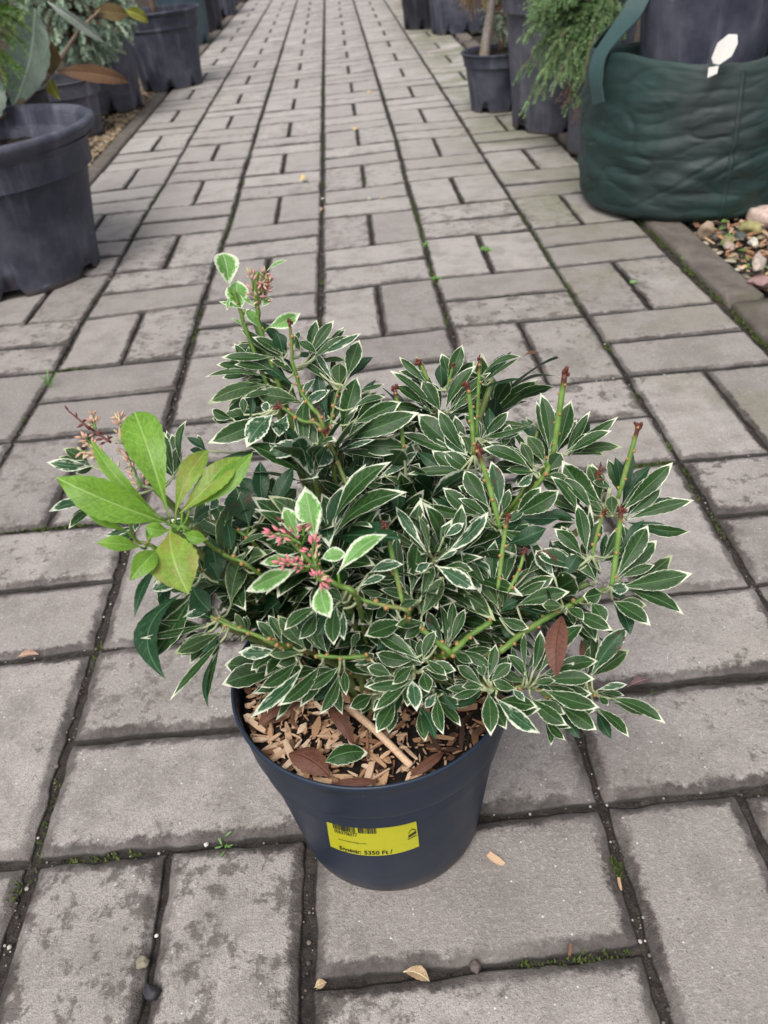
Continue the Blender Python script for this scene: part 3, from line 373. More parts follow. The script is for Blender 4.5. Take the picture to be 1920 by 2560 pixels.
# kerbs
def m_kerb():
    s = NT('kerb_concrete'); P = s.pos(); n1 = s.noise(P, 30, 5, .7); n2 = s.noise(P, 400, 3, .7); c = s.mix(s.ss(n1, .3, .7), (.095, .078, .066), (.175, .15, .13)); c = s.mix(s.ss(n2, .45, .7, 0, .5), c, (.10, .085, .075))
    c = s.mix(s.ss(s.noise(P, 12, 3), .52, .66, 0, .6), c, (.09, .085, .05)); return s.fin(c, .85, s.bump(s.math('ADD', n1, n2), .6, .002))
KERB = m_kerb()
for nm, x0, x1, zt in (('right', .610, .668, .006), ('left', -.652, -.606, .002)):
    mb = MB(); y = -1.7
    while y < 12.4:
        L = .5; ys = np.arange(y+.0015, y+L-.0015, .02 if y < 1.5 else .1); n = len(ys); V = []; tw_ = rng.uniform(-.002, .002)
        cs = [(x0, -.06), (x0, zt-.006), (x0+.002, zt-.002), (x0+.006, zt), (x1-.006, zt), (x1-.002, zt-.002), (x1, zt-.006), (x1, -.06)]
        for yy in ys:
            for x, z in cs: V.append((x+tw_+noise.noise(Vector((x*40, yy*40, 1)))*.0015, yy, z+noise.noise(Vector((x*60, yy*30, 5)))*.0015))
        F = grid_faces(8, n)+[tuple(range(8))[::-1], tuple((n-1)*8+i for i in range(8))]
        mb.add(V, F, None, rng.uniform(0, 1)); y += L
    o = mb.build('kerb', KERB); tag(o, 'narrow concrete edging along the %s side of the paving' % nm, kind='structure')

# grit, moss and weeds in the joints
def m_rnd(name, cols, rough=.8, bump=True):
    s = NT(name); rn = s.attr('rnd').outputs['Fac']; cr = s.n('ShaderNodeValToRGB'); cr.color_ramp.interpolation = 'CONSTANT'
    el = cr.color_ramp.elements
    for i, c in enumerate(cols):
        e = el[i] if i < 2 else el.new(i/len(cols))
        e.position = i/len(cols); e.color = (*c, 1)
    s.l(rn, cr.inputs[0]); P = s.pos(); n = s.noise(P, 350, 3, .6); n2 = s.noise(P, 60, 3, .6)
    c = s.mix(s.ss(n, .3, .7, 0, .4), cr.outputs[0], (.10, .085, .07)); c = s.mix(s.ss(n2, .5, .7, 0, .3), c, (.5, .45, .38))
    return s.fin(c, rough, s.bump(n, .5, .001) if bump else None)
GRIT = m_rnd('grit', [(.10, .08, .07), (.20, .17, .15), (.06, .05, .045), (.45, .42, .38), (.15, .12, .10), (.09, .07, .06)])
mb = MB()
for _ in range(3800):
    k = rng.randint(-2, 3); v = rng.uniform(-7.2, 2)
    if rng.uniform() < .6:
        a = jp(k, int(math.floor(v))); b = jp(k, int(math.floor(v))+1); t = v-math.floor(v); p = a*(1-t)+b*t+np.array([rng.normal()*.004, 0])
    else:
        vi = rng.randint(-7, 3); kk = rng.randint(-3, 3); a = jp(kk, vi); b = jp(kk+1, vi); t = rng.uniform(); p = a*(1-t)+b*t+np.array([0, rng.normal()*.004])
    s_ = abs(rng.normal())*.0006+.0004
    mb.add(IV*s_*np.array([1, 1, .7])+np.array([p[0], p[1], -.0045]), IF, None, rng.uniform(0, 1))
tag(mb.build('joint_grit', GRIT), 'fine grit lying in the paving joints', kind='stuff')
def m_green(name, a, b, rough=.7):
    s = NT(name); rn = s.attr('rnd').outputs['Fac']; return s.fin(s.mix(rn, a, b), rough)
MOSS = m_green('moss', (.035, .055, .012), (.085, .115, .022), .95)
def moss(mb, x, y, rx, ry, n, h=.003, z=-.004):
    for _ in range(n):
        a = rng.uniform(0, 6.28); q = rng.uniform()**.6; px, py = x+math.cos(a)*q*rx, y+math.sin(a)*q*ry
        b = rng.uniform(0, 6.28); L = h*rng.uniform(.5, 1.3); wv = L*.35; dx, dy = math.cos(b), math.sin(b); le = rng.uniform(.2, .8)
        mb.add([(px-dy*wv, py+dx*wv, z), (px+dy*wv, py-dx*wv, z), (px+dx*L*le, py+dy*L*le, z+L)], [(0, 1, 2)], None, rng.uniform(0, 1))
mb = MB()
for x, y, rx, ry, n in ((.304, -.091, .03, .004, 300), (.518, -.284, .045, .004, 600), (.366, -.594, .03, .005, 500), (.267, -.915, .012, .012, 200), (.476, 1.056, .05, .03, 900), (.315, .06, .004, .035, 400),
                        (-.15, -1.0, .03, .003, 60), (-.205, -1.02, .004, .01, 50), (-.19, -.94, .005, .02, 200), (.16, -1.098, .035, .004, 130), (.20, -1.045, .004, .008, 260), (-.38, -.2, .03, .003, 200), (-.30, -.35, .02, .003, 200), (-.21, -.10, .02, .003, 300),
                        (.196, .03, .005, .05, 300), (.197, .3, .004, .2, 500), (.4, .1, .003, .3, 500), (-.4, .6, .004, .3, 500), (-.2, .4, .004, .3, 300), (.2, -.87, .004, .03, 150), (-.05, -.62, .02, .003, 160), (-.3, -.6, .05, .003, 300), (.09, .27, .003, .04, 200), (.1, .66, .003, .04, 160), (.09, 1.1, .003, .05, 160), (.3, .45, .003, .04, 120)):
    moss(mb, x, y, rx, ry, n)
for _ in range(150):
    k = rng.randint(-2, 4); v = rng.randint(-5, 12); a = jp(k, v); moss(mb, a[0]+rng.normal()*.003, a[1]+rng.uniform(0, .2), .0035, .02*rng.uniform(.4, 1.5), 45)
for _ in range(60): moss(mb, .607+rng.normal()*.003, rng.uniform(-.6, .4), .005, .02, 60)
tag(mb.build('moss', MOSS, smooth=False), 'low dark green moss growing along the joints', kind='stuff')
WEED = m_green('weed_green', (.07, .17, .03), (.14, .28, .06), .5)
def sprout(name, x, y, n, L, label, flat=.5, wl=.35, z=-.004):
    mb = MB()
    for i in range(n):
        a = 6.28*i/n+rng.uniform(-.4, .4); l = L*rng.uniform(.6, 1.1); d = np.array([math.cos(a)*(flat+.2), math.sin(a)*(flat+.2), 1-flat+rng.uniform(0, .3)]); d = unit(d)
        b = np.array([x+rng.normal()*.002, y+rng.normal()*.002, z]); leaf(mb, b, b+d*l, l*wl, 0, .1, nv=7, nu=3)
    o = mb.build(name, [WEED], origin=(x, y, 0)); tag(o, label, 'weed')
sprout('weed', -.062, -1.000, 8, .0075, 'small green leafy sprig lying in the joint left of the pot', .75, .20, z=-.001)
sprout('grass_tuft', -.389, -.256, 9, .035, 'thin upright grass tuft at a joint on the left side', .35, .05)
sprout('weed', .301, .118, 9, .014, 'bright seedling at the top of the mossy joint', .6, .45)
sprout('weed', .197, .179, 7, .010, 'tiny seedling in the joint straight behind the shrub, farther one', .6, .5)
sprout('weed', .196, .01, 7, .010, 'tiny seedling in the joint straight behind the shrub, nearer one', .6, .5)
sprout('weed', .504, -.096, 7, .010, 'round-leaved seedling between two upright pavers at the right', .6, .6)
sprout('weed', .618, -.02, 10, .014, 'weed growing against the right kerb near the green bag', .5, .4)

def m_wood(name='wood'):
    s = NT(name); A = s.attr('luv').outputs['Vector']; rn = s.attr('rnd').outputs['Fac']; x, y, z = s.sep(A)
    g = s.noise(s.comb(s.math('MULTIPLY', x, 1.5), s.math('MULTIPLY', y, 22), s.math('MULTIPLY', rn, 60)), 3, 4, .6)
    cr = s.n('ShaderNodeValToRGB'); el = cr.color_ramp.elements; el[0].color = (.045, .022, .014, 1); el[1].color = (.85, .66, .48, 1)
    for p_, c_ in ((.14, (.13, .06, .033)), (.30, (.33, .165, .085)), (.55, (.58, .35, .20)), (.8, (.76, .52, .34))): e = el.new(p_); e.color = (*c_, 1)
    s.l(rn, cr.inputs[0]); c = s.mix(s.ss(g, .35, .7, 0, .55), cr.outputs[0], s.mix(.6, cr.outputs[0], (.07, .035, .02)))
    return s.fin(c, .8, s.bump(g, .6, .0006))
WOOD = m_wood()
def chip(mb, p, L, W_, H, M, r, sq=False):
    k = rng.uniform(.55, 1.1, 4); e = rng.uniform(-.25, .25, 4); n = 4; V = []; A = []
    for i, t in enumerate(np.linspace(-.5, .5, n)):
        sh = (k[0], 1, k[1])[0 if i == 0 else (2 if i == n-1 else 1)]*(1 if 0 < i < n-1 else (1 if sq else rng.choice([1, .8, .45, .2])))
        for j, (a, b) in enumerate(((-1, -1), (1, -1), (1, 1), (-1, 1))):
            q = np.array([t*L+(e[j]*W_ if i in (0, n-1) else 0), a*W_/2*sh+rng.normal()*W_*.05, b*H/2*sh+rng.normal()*H*.06]); V.append(M@q+p); A.append((t*L*100, a+b*.3, 0))
    F = grid_faces(4, n, True)+[(3, 2, 1, 0), tuple((n-1)*4+i for i in range(4))]
    mb.add(V, F, A, r)
def rotm(a, b, c): return np.array(Matrix.Rotation(a, 3, 'Z')@Matrix.Rotation(b, 3, 'Y')@Matrix.Rotation(c, 3, 'X'))
# ---------------------------------------------------------------- gravel
STONE_R = m_rnd('gravel_mixed', [(.42, .33, .22), (.10, .095, .08), (.50, .44, .34), (.30, .24, .14), (.07, .065, .06), (.36, .22, .17), (.20, .19, .10), (.62, .56, .46), (.13, .12, .10)])
STONE_L = m_rnd('gravel_tan', [(.34, .24, .13), (.26, .18, .10), (.42, .33, .22), (.20, .14, .09), (.12, .09, .06), (.38, .28, .17)])
mb = MB()
for _ in range(2600):
    x = rng.uniform(.676, 1.15); y = rng.uniform(-.75, .75); s_ = rng.uniform(.0025, .0095)
    rock(mb, (x, y, -.008+s_*.25), s_, (1.4, .85, .4))
tag(mb.build('gravel', STONE_R), 'mixed tan and dark gravel beside the right kerb', kind='stuff')
mb = MB()
for _ in range(3000):
    x = -.66-abs(rng.normal())*.07; y = rng.uniform(.2, 4.2); s_ = rng.uniform(.003, .0075); rock(mb, (x, y, -.006+s_*.3), s_, (1.3, .9, .6))
tag(mb.build('gravel', STONE_L), 'fine tan gravel strip between the left kerb and the pots', kind='stuff')
mb = MB()
for i in range(420): chip(mb, np.array([rng.uniform(.68, 1.0), rng.uniform(-.45, .15), rng.uniform(-.004, .004)]), rng.uniform(.006, .026), rng.uniform(.003, .009), rng.uniform(.001, .003), rotm(rng.uniform(0, 6.28), rng.uniform(-.3, .3), rng.uniform(-.3, .3)), rng.uniform(.05, .8))
tag(mb.build('bark_chips', WOOD, smooth=False), 'bark and wood chips scattered over the right gravel', kind='stuff')
for (x, y, s_, col, lab, el) in (
    (.684, .080, .017, (.46, .34, .24), 'upright tan and pink stone touching the kerb beside the bag', (.8, .6, 1.1)),
    (.80, .112, .026, (.62, .47, .40), 'large pale pink stone in front of the green bag', (1.2, .9, .8)),
    (.762, .078, .016, (.36, .33, .14), 'yellowish green rounded stone beside the pale pink stone', (1.2, .9, .8)),
    (.739, .010, .012, (.66, .62, .52), 'flat whitish stone in the gravel', (1.5, .7, .6)),
    (.705, -.088, .024, (.52, .43, .36), 'long pale stone lying slantwise in the gravel', (1.7, .45, .45)),
    (.678, -.160, .018, (.34, .21, .20), 'flat dusty pink stone close to the kerb', (1.3, .9, .5)),
    (.704, .028, .013, (.27, .25, .12), 'olive stone just inside the kerb', (1.3, .8, .6)),
    (.695, .004, .011, (.44, .34, .28), 'small pinkish stone just inside the kerb', (1.1, .9, .7)),
    (.76, -.03, .014, (.40, .33, .22), 'tan lump behind the long pale stone', (1.2, .9, .7)),
    (.73, .045, .012, (.09, .10, .09), 'blackish stone between the paler ones', (1.3, 1, .6))):
    s = NT('stone'); n = s.noise(s.pos(), 120, 4, .6); s.fin(s.mix(s.ss(n, .3, .7), col, tuple(c*.62 for c in col)), .8, s.bump(n, .5, .002))
    m2 = MB(); rock(m2, (x, y, s_*.35), s_, el, fine=True); tag(m2.build('gravel_stone', s.mat, origin=(x, y, 0)), lab, 'stone', 'larger stones in the right gravel')

# ---------------------------------------------------------------- litter on the paving
def flat_leaf(name, x, y, L, wd, ang, ty, label, z=.0015, cat='fallen leaf', grp='leaves fallen on the paving', bow=.10, mat=None):
    mb = MB(); d = np.array([math.cos(ang), math.sin(ang), .02]); b = np.array([x, y, z])-d*L/2
    leaf(mb, b, b+d*L, wd, ty if mat is None else 0, bow, roll=rng.uniform(-.2, .2), fold=.35, n0=np.array([0, 0, 1.]), nv=13, nu=7, prof=([0, .08, .3, .55, .8, .95, 1], [.06, .1, .75, 1, .7, .2, 0]))
    o = mb.build(name, LMATS if mat is None else [mat], origin=(x, y, 0)); tag(o, label, cat, grp); return o
def dry(name, c, c2): return leaf_mat(name, c, c2, None, 0, rough=.6, trans=.1)
YL = dry('leaf_fallen_yellow', (.60, .40, .10), (.70, .50, .18)); TN = dry('leaf_fallen_tan', (.34, .22, .12), (.50, .36, .22)); PK = dry('leaf_fallen_pinkish', (.30, .17, .12), (.42, .27, .20)); PU = dry('leaf_fallen_purplish', (.13, .075, .075), (.20, .12, .12))
flat_leaf('fallen_leaf', -.043, .705, .022, .018, .5, 'R', 'small curled yellow leaf on the paving behind the shrub', mat=YL, bow=.4)
flat_leaf('fallen_leaf', .094, 1.194, .020, .018, 1.5, 'R', 'orange leaf bit at the top of a joint, farther back', mat=YL, bow=.3)
flat_leaf('fallen_leaf', .135, .495, .016, .009, .2, 'R', 'pale tan leaf scrap on a joint right of the middle line', mat=TN)
flat_leaf('fallen_leaf', .002, .456, .016, .012, 1.0, 'R', 'small brown leaf curled in the long middle joint', mat=PK, bow=.3, z=.0)
flat_leaf('fallen_leaf', -.262, -.796, .020, .008, .05, 'R', 'pinkish brown leaf in the joint at the left picture edge', mat=PK, z=.0)
flat_leaf('fallen_leaf', .064, -1.101, .017, .009, -.45, 'R', 'tan leaf in the joint in front of the pot', mat=TN, bow=.2, z=.002)
flat_leaf('fallen_leaf', .261, -.897, .020, .009, .25, 'R', 'purplish dead leaf beside the right-hand joint', mat=PU)
flat_leaf('fallen_leaf', .006, -1.10, .008, .006, .3, 'R', 'tiny cream leaf scrap left of the tan leaf in the joint', mat=TN)
flat_leaf('fallen_leaf', .16, 1.75, .018, .014, .3, 'R', 'pale yellow leaf scrap on the far paving, right of the middle', mat=YL)
for x, y, L, W_, a, r, lab in ((.123, -1.032, .0125, .004, -.75, .8, 'pale wood chip on the paver right of the pot'), (.158, -1.094, .007, .0015, 1.2, .25, 'thin reddish wood splinter in the front joint'), (.199, -1.057, .008, .0018, 1.5, .6, 'thin tan splinter in the mossy joint at right')):
    mb = MB(); chip(mb, np.array([x, y, .0015]), L, W_, .002, rotm(a, 0, 0), r, True); tag(mb.build('wood_chip', WOOD, smooth=False, origin=(x, y, 0)), lab, 'wood chip')
for x, y, s_, col, lab in ((.100, -1.098, .0042, (.13, .10, .09), 'brown pebble in the joint in front of the pot'), (-.097, -1.094, .0055, (.035, .033, .04), 'blackish pebble in the lower left joint'), (-.106, -1.076, .0042, (.26, .23, .17), 'beige pebble in the lower left joint'), (-.10, -1.06, .0014, (.8, .78, .75), 'tiny white pebble in the lower left joint'), (-.075, -1.0, .0018, (.8, .78, .72), 'tiny white pebble beside the green sprig'), (.002, .543, .004, (.6, .57, .5), 'whitish pebble in the middle joint far behind the shrub'), (.105, .505, .005, (.6, .55, .48), 'pale pebble in a joint far behind the shrub')):
    s = NT('pebble'); n = s.noise(s.pos(), 300, 3, .6); s.fin(s.mix(n, col, tuple(c*.7 for c in col)), .7)
    mb = MB(); rock(mb, (x, y, s_*.2), s_, (1, .9, .8), fine=True); tag(mb.build('pebble', s.mat, origin=(x, y, 0)), lab, 'pebble', 'pebbles in the joints')

# ---------------------------------------------------------------- main pot
def m_plastic(name, col, dust, rough=.38, dustamt=.5, streak=True, spec=.5):
    s = NT(name); P = s.obj(); x, y, z = s.sep(P); n1 = s.noise(P, 9, 4, .65); st = s.noise(s.comb(s.math('MULTIPLY', x, 30), s.math('MULTIPLY', y, 30), s.math('MULTIPLY', z, 4)), 1, 4, .6); n2 = s.noise(P, 160, 3, .6)
    c = s.mix(s.math('MULTIPLY', s.ss(n1, .35, .75), dustamt), col, dust)
    if streak: c = s.mix(s.math('MULTIPLY', s.ss(st, .5, .8), dustamt*.9), c, tuple(min(1, q*1.5) for q in dust))
    c = s.mix(s.ss(n2, .68, .75, 0, .35), c, tuple(min(1, q*2) for q in dust))
    c = s.mix(s.math('MULTIPLY', s.ss(s.math('ADD', z, s.math('MULTIPLY', s.noise(P, 60, 4, .7), .03)), .030, .014), .8), c, (.10, .08, .065))
    sc_ = s.noise(s.comb(s.math('MULTIPLY', x, 25), s.math('MULTIPLY', y, 25), s.math('MULTIPLY', z, 160)), 1, 3, .6); c = s.mix(s.math('MULTIPLY', s.ss(sc_, .66, .72), s.ss(n1, .45, .6, 0, .35)), c, tuple(min(1, q*3) for q in dust))
    return s.fin(c, s.ss(n1, .3, .7, rough, rough+.18), s.bump(n2, .12, .0006), spec)
NAVY = m_plastic('pot_plastic_navy', (.0125, .0220, .042), (.026, .038, .062), .36, .40, True, .36)
C0 = (.0558, -.9845)
pot = empty('plant_pot', (C0[0], C0[1], 0)); tag(pot, 'dark navy round plastic pot with yellow price sticker holding the variegated shrub', 'plant pot')
mb = MB()
prof = [(.0, .004), (.055, .004), (.0600, .0005), (.0622, .0012), (.0634, .004), (.0660, .025), (.0700, .055), (.0740, .085), (.0765, .104), (.0775, .109), (.0805, .1135), (.0813, .117), (.0826, .132), (.0836, .1425), (.0846, .1440), (.0852, .1458), (.0850, .1474), (.0842, .1482), (.0833, .1480), (.0826, .1465), (.0815, .135), (.079, .11), (.078, .10)]
lathe(mb, prof, C0, 128, fn=lambda r, z, a, j: (r+.0006*math.sin(2*a+1)*(z/.14), z)); mb.build('pot_body', NAVY, pot)
mb = MB(); V = []; 
nr, na = 22, 96
for i in range(nr+1):
    for j in range(na):
        r = .0806*i/nr; a = 6.283*j/na; x, y = C0[0]+r*math.cos(a), C0[1]+r*math.sin(a); V.append((x, y, .131+noise.noise(Vector((x*45, y*45, 2)))*.004+noise.noise(Vector((x*200, y*200, 2)))*.0015))
mb.add(V, grid_faces(na, nr+1, True)); so2 = mb.build('potting_soil', WET, pot)
# sticker wrapped on the cone
def cone_r(z): return .0634+(.0765-.0634)*(z-.004)/.1 if z > .004 else .0634
def stick(s_, t, off):
    aL = R(-115.1)+(R(-120.6)-R(-115.1))*t; aR = R(-77.2)+(R(-75.8)-R(-77.2))*t
    zL = .1100+(.0595-.1100)*t; zM = .1095+(.0600-.1095)*t; zR = .1095+(.0640-.1095)*t
    a = aL+(aR-aL)*s_; z = zL*(1-s_)*(1-2*s_)+zM*4*s_*(1-s_)+zR*s_*(2*s_-1); z = min(z, .1080); r = cone_r(z)+off
    return (C0[0]+r*math.cos(a), C0[1]+r*math.sin(a), z)
def m_flat(name, c, rough=.45):
    s = NT(name); n = s.noise(s.pos(), 250, 3, .6); return s.fin(s.mix(s.ss(n, .3, .7, 0, .2), c, tuple(q*.8 for q in c)), rough)
YEL = m_flat('sticker_yellow', (.58, .56, .010), .38); INK = m_flat('sticker_ink', (.012, .012, .012), .6)
mb = MB(); nx, ny = 33, 13
mb.add([stick(i/(nx-1), j/(ny-1), .0006) for j in range(ny) for i in range(nx)], grid_faces(nx, ny)); stk = mb.build('price_sticker', YEL, pot); stk['label'] = 'bright yellow price sticker with barcode'
mb = MB()
bits = []; x = .075; k = 0; rb = np.random.RandomState(5)
while x < .555:
    wb = rb.choice([.004, .006, .009, .012]); t0, t1 = (.10, .37)
    slant = 0
    if not (.33 < x < .345): bits.append((x, x+wb, t0, t1))
    x += wb+rb.choice([.003, .005, .008])
for a, b, t0, t1 in bits:
    mb.add([stick(a+(b-a)*i, t0+(t1-t0)*j/4, .0009) for j in range(5) for i in (0, 1)], grid_faces(2, 5))
mb.build('barcode', INK, stk, smooth=False)
def text_on(txt, s0, t0, hgt, wid, name, bold=0.0, slope=0.0):
    cu = bpy.data.curves.new('txt', 'FONT'); cu.body = txt; cu.size = 1; cu.offset = bold; cu.resolution_u = 3
    to = bpy.data.objects.new('txt', cu); COL.objects.link(to); dg = bpy.context.evaluated_depsgraph_get(); me = to.evaluated_get(dg).to_mesh()
    V = np.array([v.co[:] for v in me.vertices]); F = [tuple(p.vertices) for p in me.polygons]
    to.evaluated_get(dg).to_mesh_clear(); bpy.data.objects.remove(to)
    if not len(V): return
    V[:, 0] -= V[:, 0].min(); V[:, 0] *= wid/V[:, 0].max(); V[:, 1] *= hgt/.72
    m = MB(); m.add([stick(s0+p[0], t0+slope*p[0]-p[1], .0009) for p in V], F); m.build(name, INK, stk, smooth=False)
text_on('0063706577', .085, .475, .10, .26, 'sticker_text', .012)
text_on('Pieris j. L.Heath C2', .085, .115, .07, .27, 'sticker_text', .01) if False else text_on('........... C2', .075, .10, .08, .28, 'sticker_text', .01)
text_on('www.kertvilaga.com', .12, .665, .045, .32, 'sticker_text', .0)
text_on('Egys\u00e9g\u00e1r:', .12, .955, .11, .245, 'sticker_text', .02)
text_on('5350 Ft /', .40, .955, .11, .31, 'sticker_text', .02)
mb = MB()   # little mountain mark at the right end
for (a, b, c, d) in (((.895, .57), (.985, .50), (.985, .57), (.895, .63)),):
    mb.add([stick(*q, .0009) for q in (a, b, c, d)], [(0, 1, 2, 3)])
for p, q in (((.90, .50), (.94, .40)), ((.94, .40), (.985, .47)), ((.885, .66), (.985, .62))):
    w_ = .012; mb.add([stick(p[0], p[1], .0009), stick(q[0], q[1], .0009), stick(q[0], q[1]+w_*2, .0009), stick(p[0], p[1]+w_*2, .0009)], [(0, 1, 2, 3)])
mb.build('sticker_mark', INK, stk, smooth=False)

# bark mulch on the soil
mb = MB()
for i in range(760):
    r = .0800*rng.uniform()**.5; a = rng.uniform(0, 6.283); L = rng.choice([.004, .008, .013, .019], p=[.28, .33, .26, .13])*rng.uniform(.8, 1.2)
    r = min(r, .0808-L*.42); x, y = C0[0]+r*math.cos(a), C0[1]+r*math.sin(a)
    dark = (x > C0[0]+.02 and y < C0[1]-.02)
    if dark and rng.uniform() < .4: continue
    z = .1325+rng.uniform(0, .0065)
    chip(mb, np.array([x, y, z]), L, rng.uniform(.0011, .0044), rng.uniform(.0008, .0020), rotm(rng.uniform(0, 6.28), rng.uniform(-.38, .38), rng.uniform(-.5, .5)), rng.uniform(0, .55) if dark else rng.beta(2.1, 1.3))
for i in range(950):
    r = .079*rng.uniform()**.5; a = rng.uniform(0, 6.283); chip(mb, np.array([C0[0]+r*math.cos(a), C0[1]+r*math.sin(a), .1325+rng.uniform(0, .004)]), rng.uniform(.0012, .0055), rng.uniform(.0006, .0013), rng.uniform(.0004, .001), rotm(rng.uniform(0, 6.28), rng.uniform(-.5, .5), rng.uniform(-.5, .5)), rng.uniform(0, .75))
tag(mb.build('wood_chip_mulch', WOOD, smooth=False), 'tan and brown wood chip mulch covering the soil of the navy pot', kind='stuff')
mb = MB(); tube(mb, smooth_path([(.0405, -1.010, .1435), (.056, -1.030, .1445), (.0735, -1.0535, .1425)], 5), [.0024]*4+[.0022]*4+[.0021]*3, 7, r=.78); tag(mb.build('wood_stick', WOOD, origin=(.056, -1.03, .14)), 'round tan stick lying on the mulch in the navy pot', 'stick')
def mulch_leaf(B, T, wd, ty, label, bow=.12):
    mb = MB(); leaf(mb, B, T, wd, ty, bow, roll=0, n0=np.array([0, -.15, 1.]), fold=-.25, prof=([0, .05, .25, .5, .75, .93, 1], [.08, .2, .8, 1, .85, .35, 0])); o = mb.build('fallen_leaf', LMATS, origin=B); tag(o, label, 'fallen leaf', 'leaves fallen on the mulch')
mulch_leaf((.0290, -1.0535, .1405), (.0065, -1.0375, .143), .0150, 'R', 'glossy brown dead leaf on the mulch at the front rim')
mulch_leaf((.0270, -1.0455, .143), (.0505, -1.0435, .144), .0125, 'V', 'dull green cream-edged leaf on the mulch beside the brown one')
mulch_leaf((.012, -1.002, .142), (-.012, -1.018, .145), .009, 'R', 'narrow brown leaf on the left of the mulch', .2)
mulch_leaf((.030, -1.008, .144), (.043, -1.036, .142), .009, 'R', 'curled brown leaf upright beside the tan stick', .3)
mulch_leaf((.055, -1.060, .142), (.030, -1.0585, .140), .006, 'R', 'thin brown strip of leaf along the front rim', .1)
mulch_leaf((.072, -1.0570, .1385), (.092, -1.045, .140), .006, 'R', 'dark brown leaf at the front right of the mulch', .1)

# ---------------------------------------------------------------- the variegated shrub
shrub = empty('variegated_shrub', (C0[0], C0[1], .13)); tag(shrub, 'bushy evergreen shrub with cream-edged leaves, lime shoot and pink buds', 'shrub')
def m_stem(name, a, b, tip=None):
    s = NT(name); x, v, r = s.sep(s.attr('luv').outputs['Vector']); n = s.noise(s.pos(), 160, 3, .6); n2 = s.noise(s.pos(), 30, 3, .6)
    c = s.mix(s.ss(n, .35, .7), a, b); c = s.mix(s.ss(n2, .5, .7, 0, .6), c, (.22, .17, .07))
    if tip: c = s.mix(s.ss(s.math('ADD', v, s.math('MULTIPLY', s.math('SUBTRACT', n, .5), .2)), .80, .93), c, tip)
    return s.fin(c, .5, s.bump(n, .4, .0006))
GREEN = m_stem('stem_green', (.085, .17, .025), (.15, .25, .05)); STALK = m_stem('stalk_green', (.12, .23, .04), (.20, .33, .08), (.10, .028, .018)); BARK = m_stem('stem_brown_green', (.09, .14, .035), (.15, .19, .06)); BUD = m_flat('bud_orange', (.36, .19, .07), .5); REDB = m_flat('bud_red_brown', (.12, .028, .018), .5)
stem_pts = []
def nubs(mb, P, rad, m, step=.006, sz=.0011, pr=.85):
    L = 0; side = rng.uniform(0, 6)
    for i in range(1, len(P)):
        L += np.linalg.norm(P[i]-P[i-1])
        if L > step*rng.uniform(.7, 1.3):
            L = 0; side += 2.4; t = unit(P[i]-P[i-1]); s = unit(np.cross(t, (0.1, .3, 1))); b = np.cross(t, s); rr = rad[i] if hasattr(rad, '__len__') else rad
            q = P[i]+(math.cos(side)*s+math.sin(side)*b)*rr*1.0
            mb.add(IV2*sz*rng.uniform(.8, 1.25)+q, IF2, None, rng.uniform(0, 1), m)
root = np.array([C0[0], C0[1], .130])
for k, rad, pts in STEMS:
    Q = [np.array(p)*1e-4 for p in pts]; rad = rad*1e-4
    if k in 'bg':
        if np.linalg.norm(Q[-1]-root) < np.linalg.norm(Q[0]-root): Q = Q[::-1]
    dq = root-Q[0]; ext = [Q[0]+dq*.72+np.array([0, .006, -.004]), Q[0]+dq*.34+np.array([0, .010, -.006])]
    nx_ = 8*2; P = smooth_path((ext if (np.linalg.norm(dq) > .03 and k != 's') else [])+Q, 8); stem_pts += list(P); mb = MB()
    if k == 's':
        rr = np.interp(np.linspace(0, 1, len(P)), [0, .3, 1], [rad*.62, rad*.78, rad*.66]); tube(mb, P, rr, 8); nubs(mb, P, rr, 1, .0045, .0009)
        tdir = unit(P[-1]-P[-2])
        for _ in range(7): mb.add(IV2*rad*.8*rng.uniform(.5, 1)*np.array([.7, .7, 1.3])+P[-1]+rng.normal(size=3)*rad*.5+tdir*rad*.3, IF2, None, .5, 2)
        mb.build('pruned_stalk', [STALK, BUD, REDB], shrub)
    else:
        rr = np.linspace(rad*.95, rad*.72, len(P)); rr = rr*(1+.10*np.sin(np.arange(len(P))*1.9)); tube(mb, P, rr, 8); nubs(mb, P, rr, 1, .005, .0011 if k == 'b' else .0005); mb.build('branch', [GREEN, BUD], shrub)
stem_pts = np.array(stem_pts)
root = np.array([C0[0], C0[1], .130])
by = {}
for L_ in LEAVES: by.setdefault(L_[0], []).append(L_)
for ri, c in enumerate(ROS):
    c = np.array(c)*1e-4; mb = MB()
    d = c-root; m1 = root+np.array([d[0]*.35, d[1]*.35+.01, d[2]*.35]); m2 = root+d*np.array([.75, .75, .68])+np.array([0, .012, -.005])
    P = smooth_path([root+rng.normal(size=3)*np.array([.006, .006, 0]), m1, m2, c+np.array([0, .008, -.008])], 5); stem_pts = np.vstack([stem_pts, P[6:]])
    b = MB(); tube(b, P, np.linspace(.0034, .0018, len(P)), 7); b.build('branch', BARK, shrub)
GI = next(L_[0] for L_ in LEAVES if L_[8] == 'G')
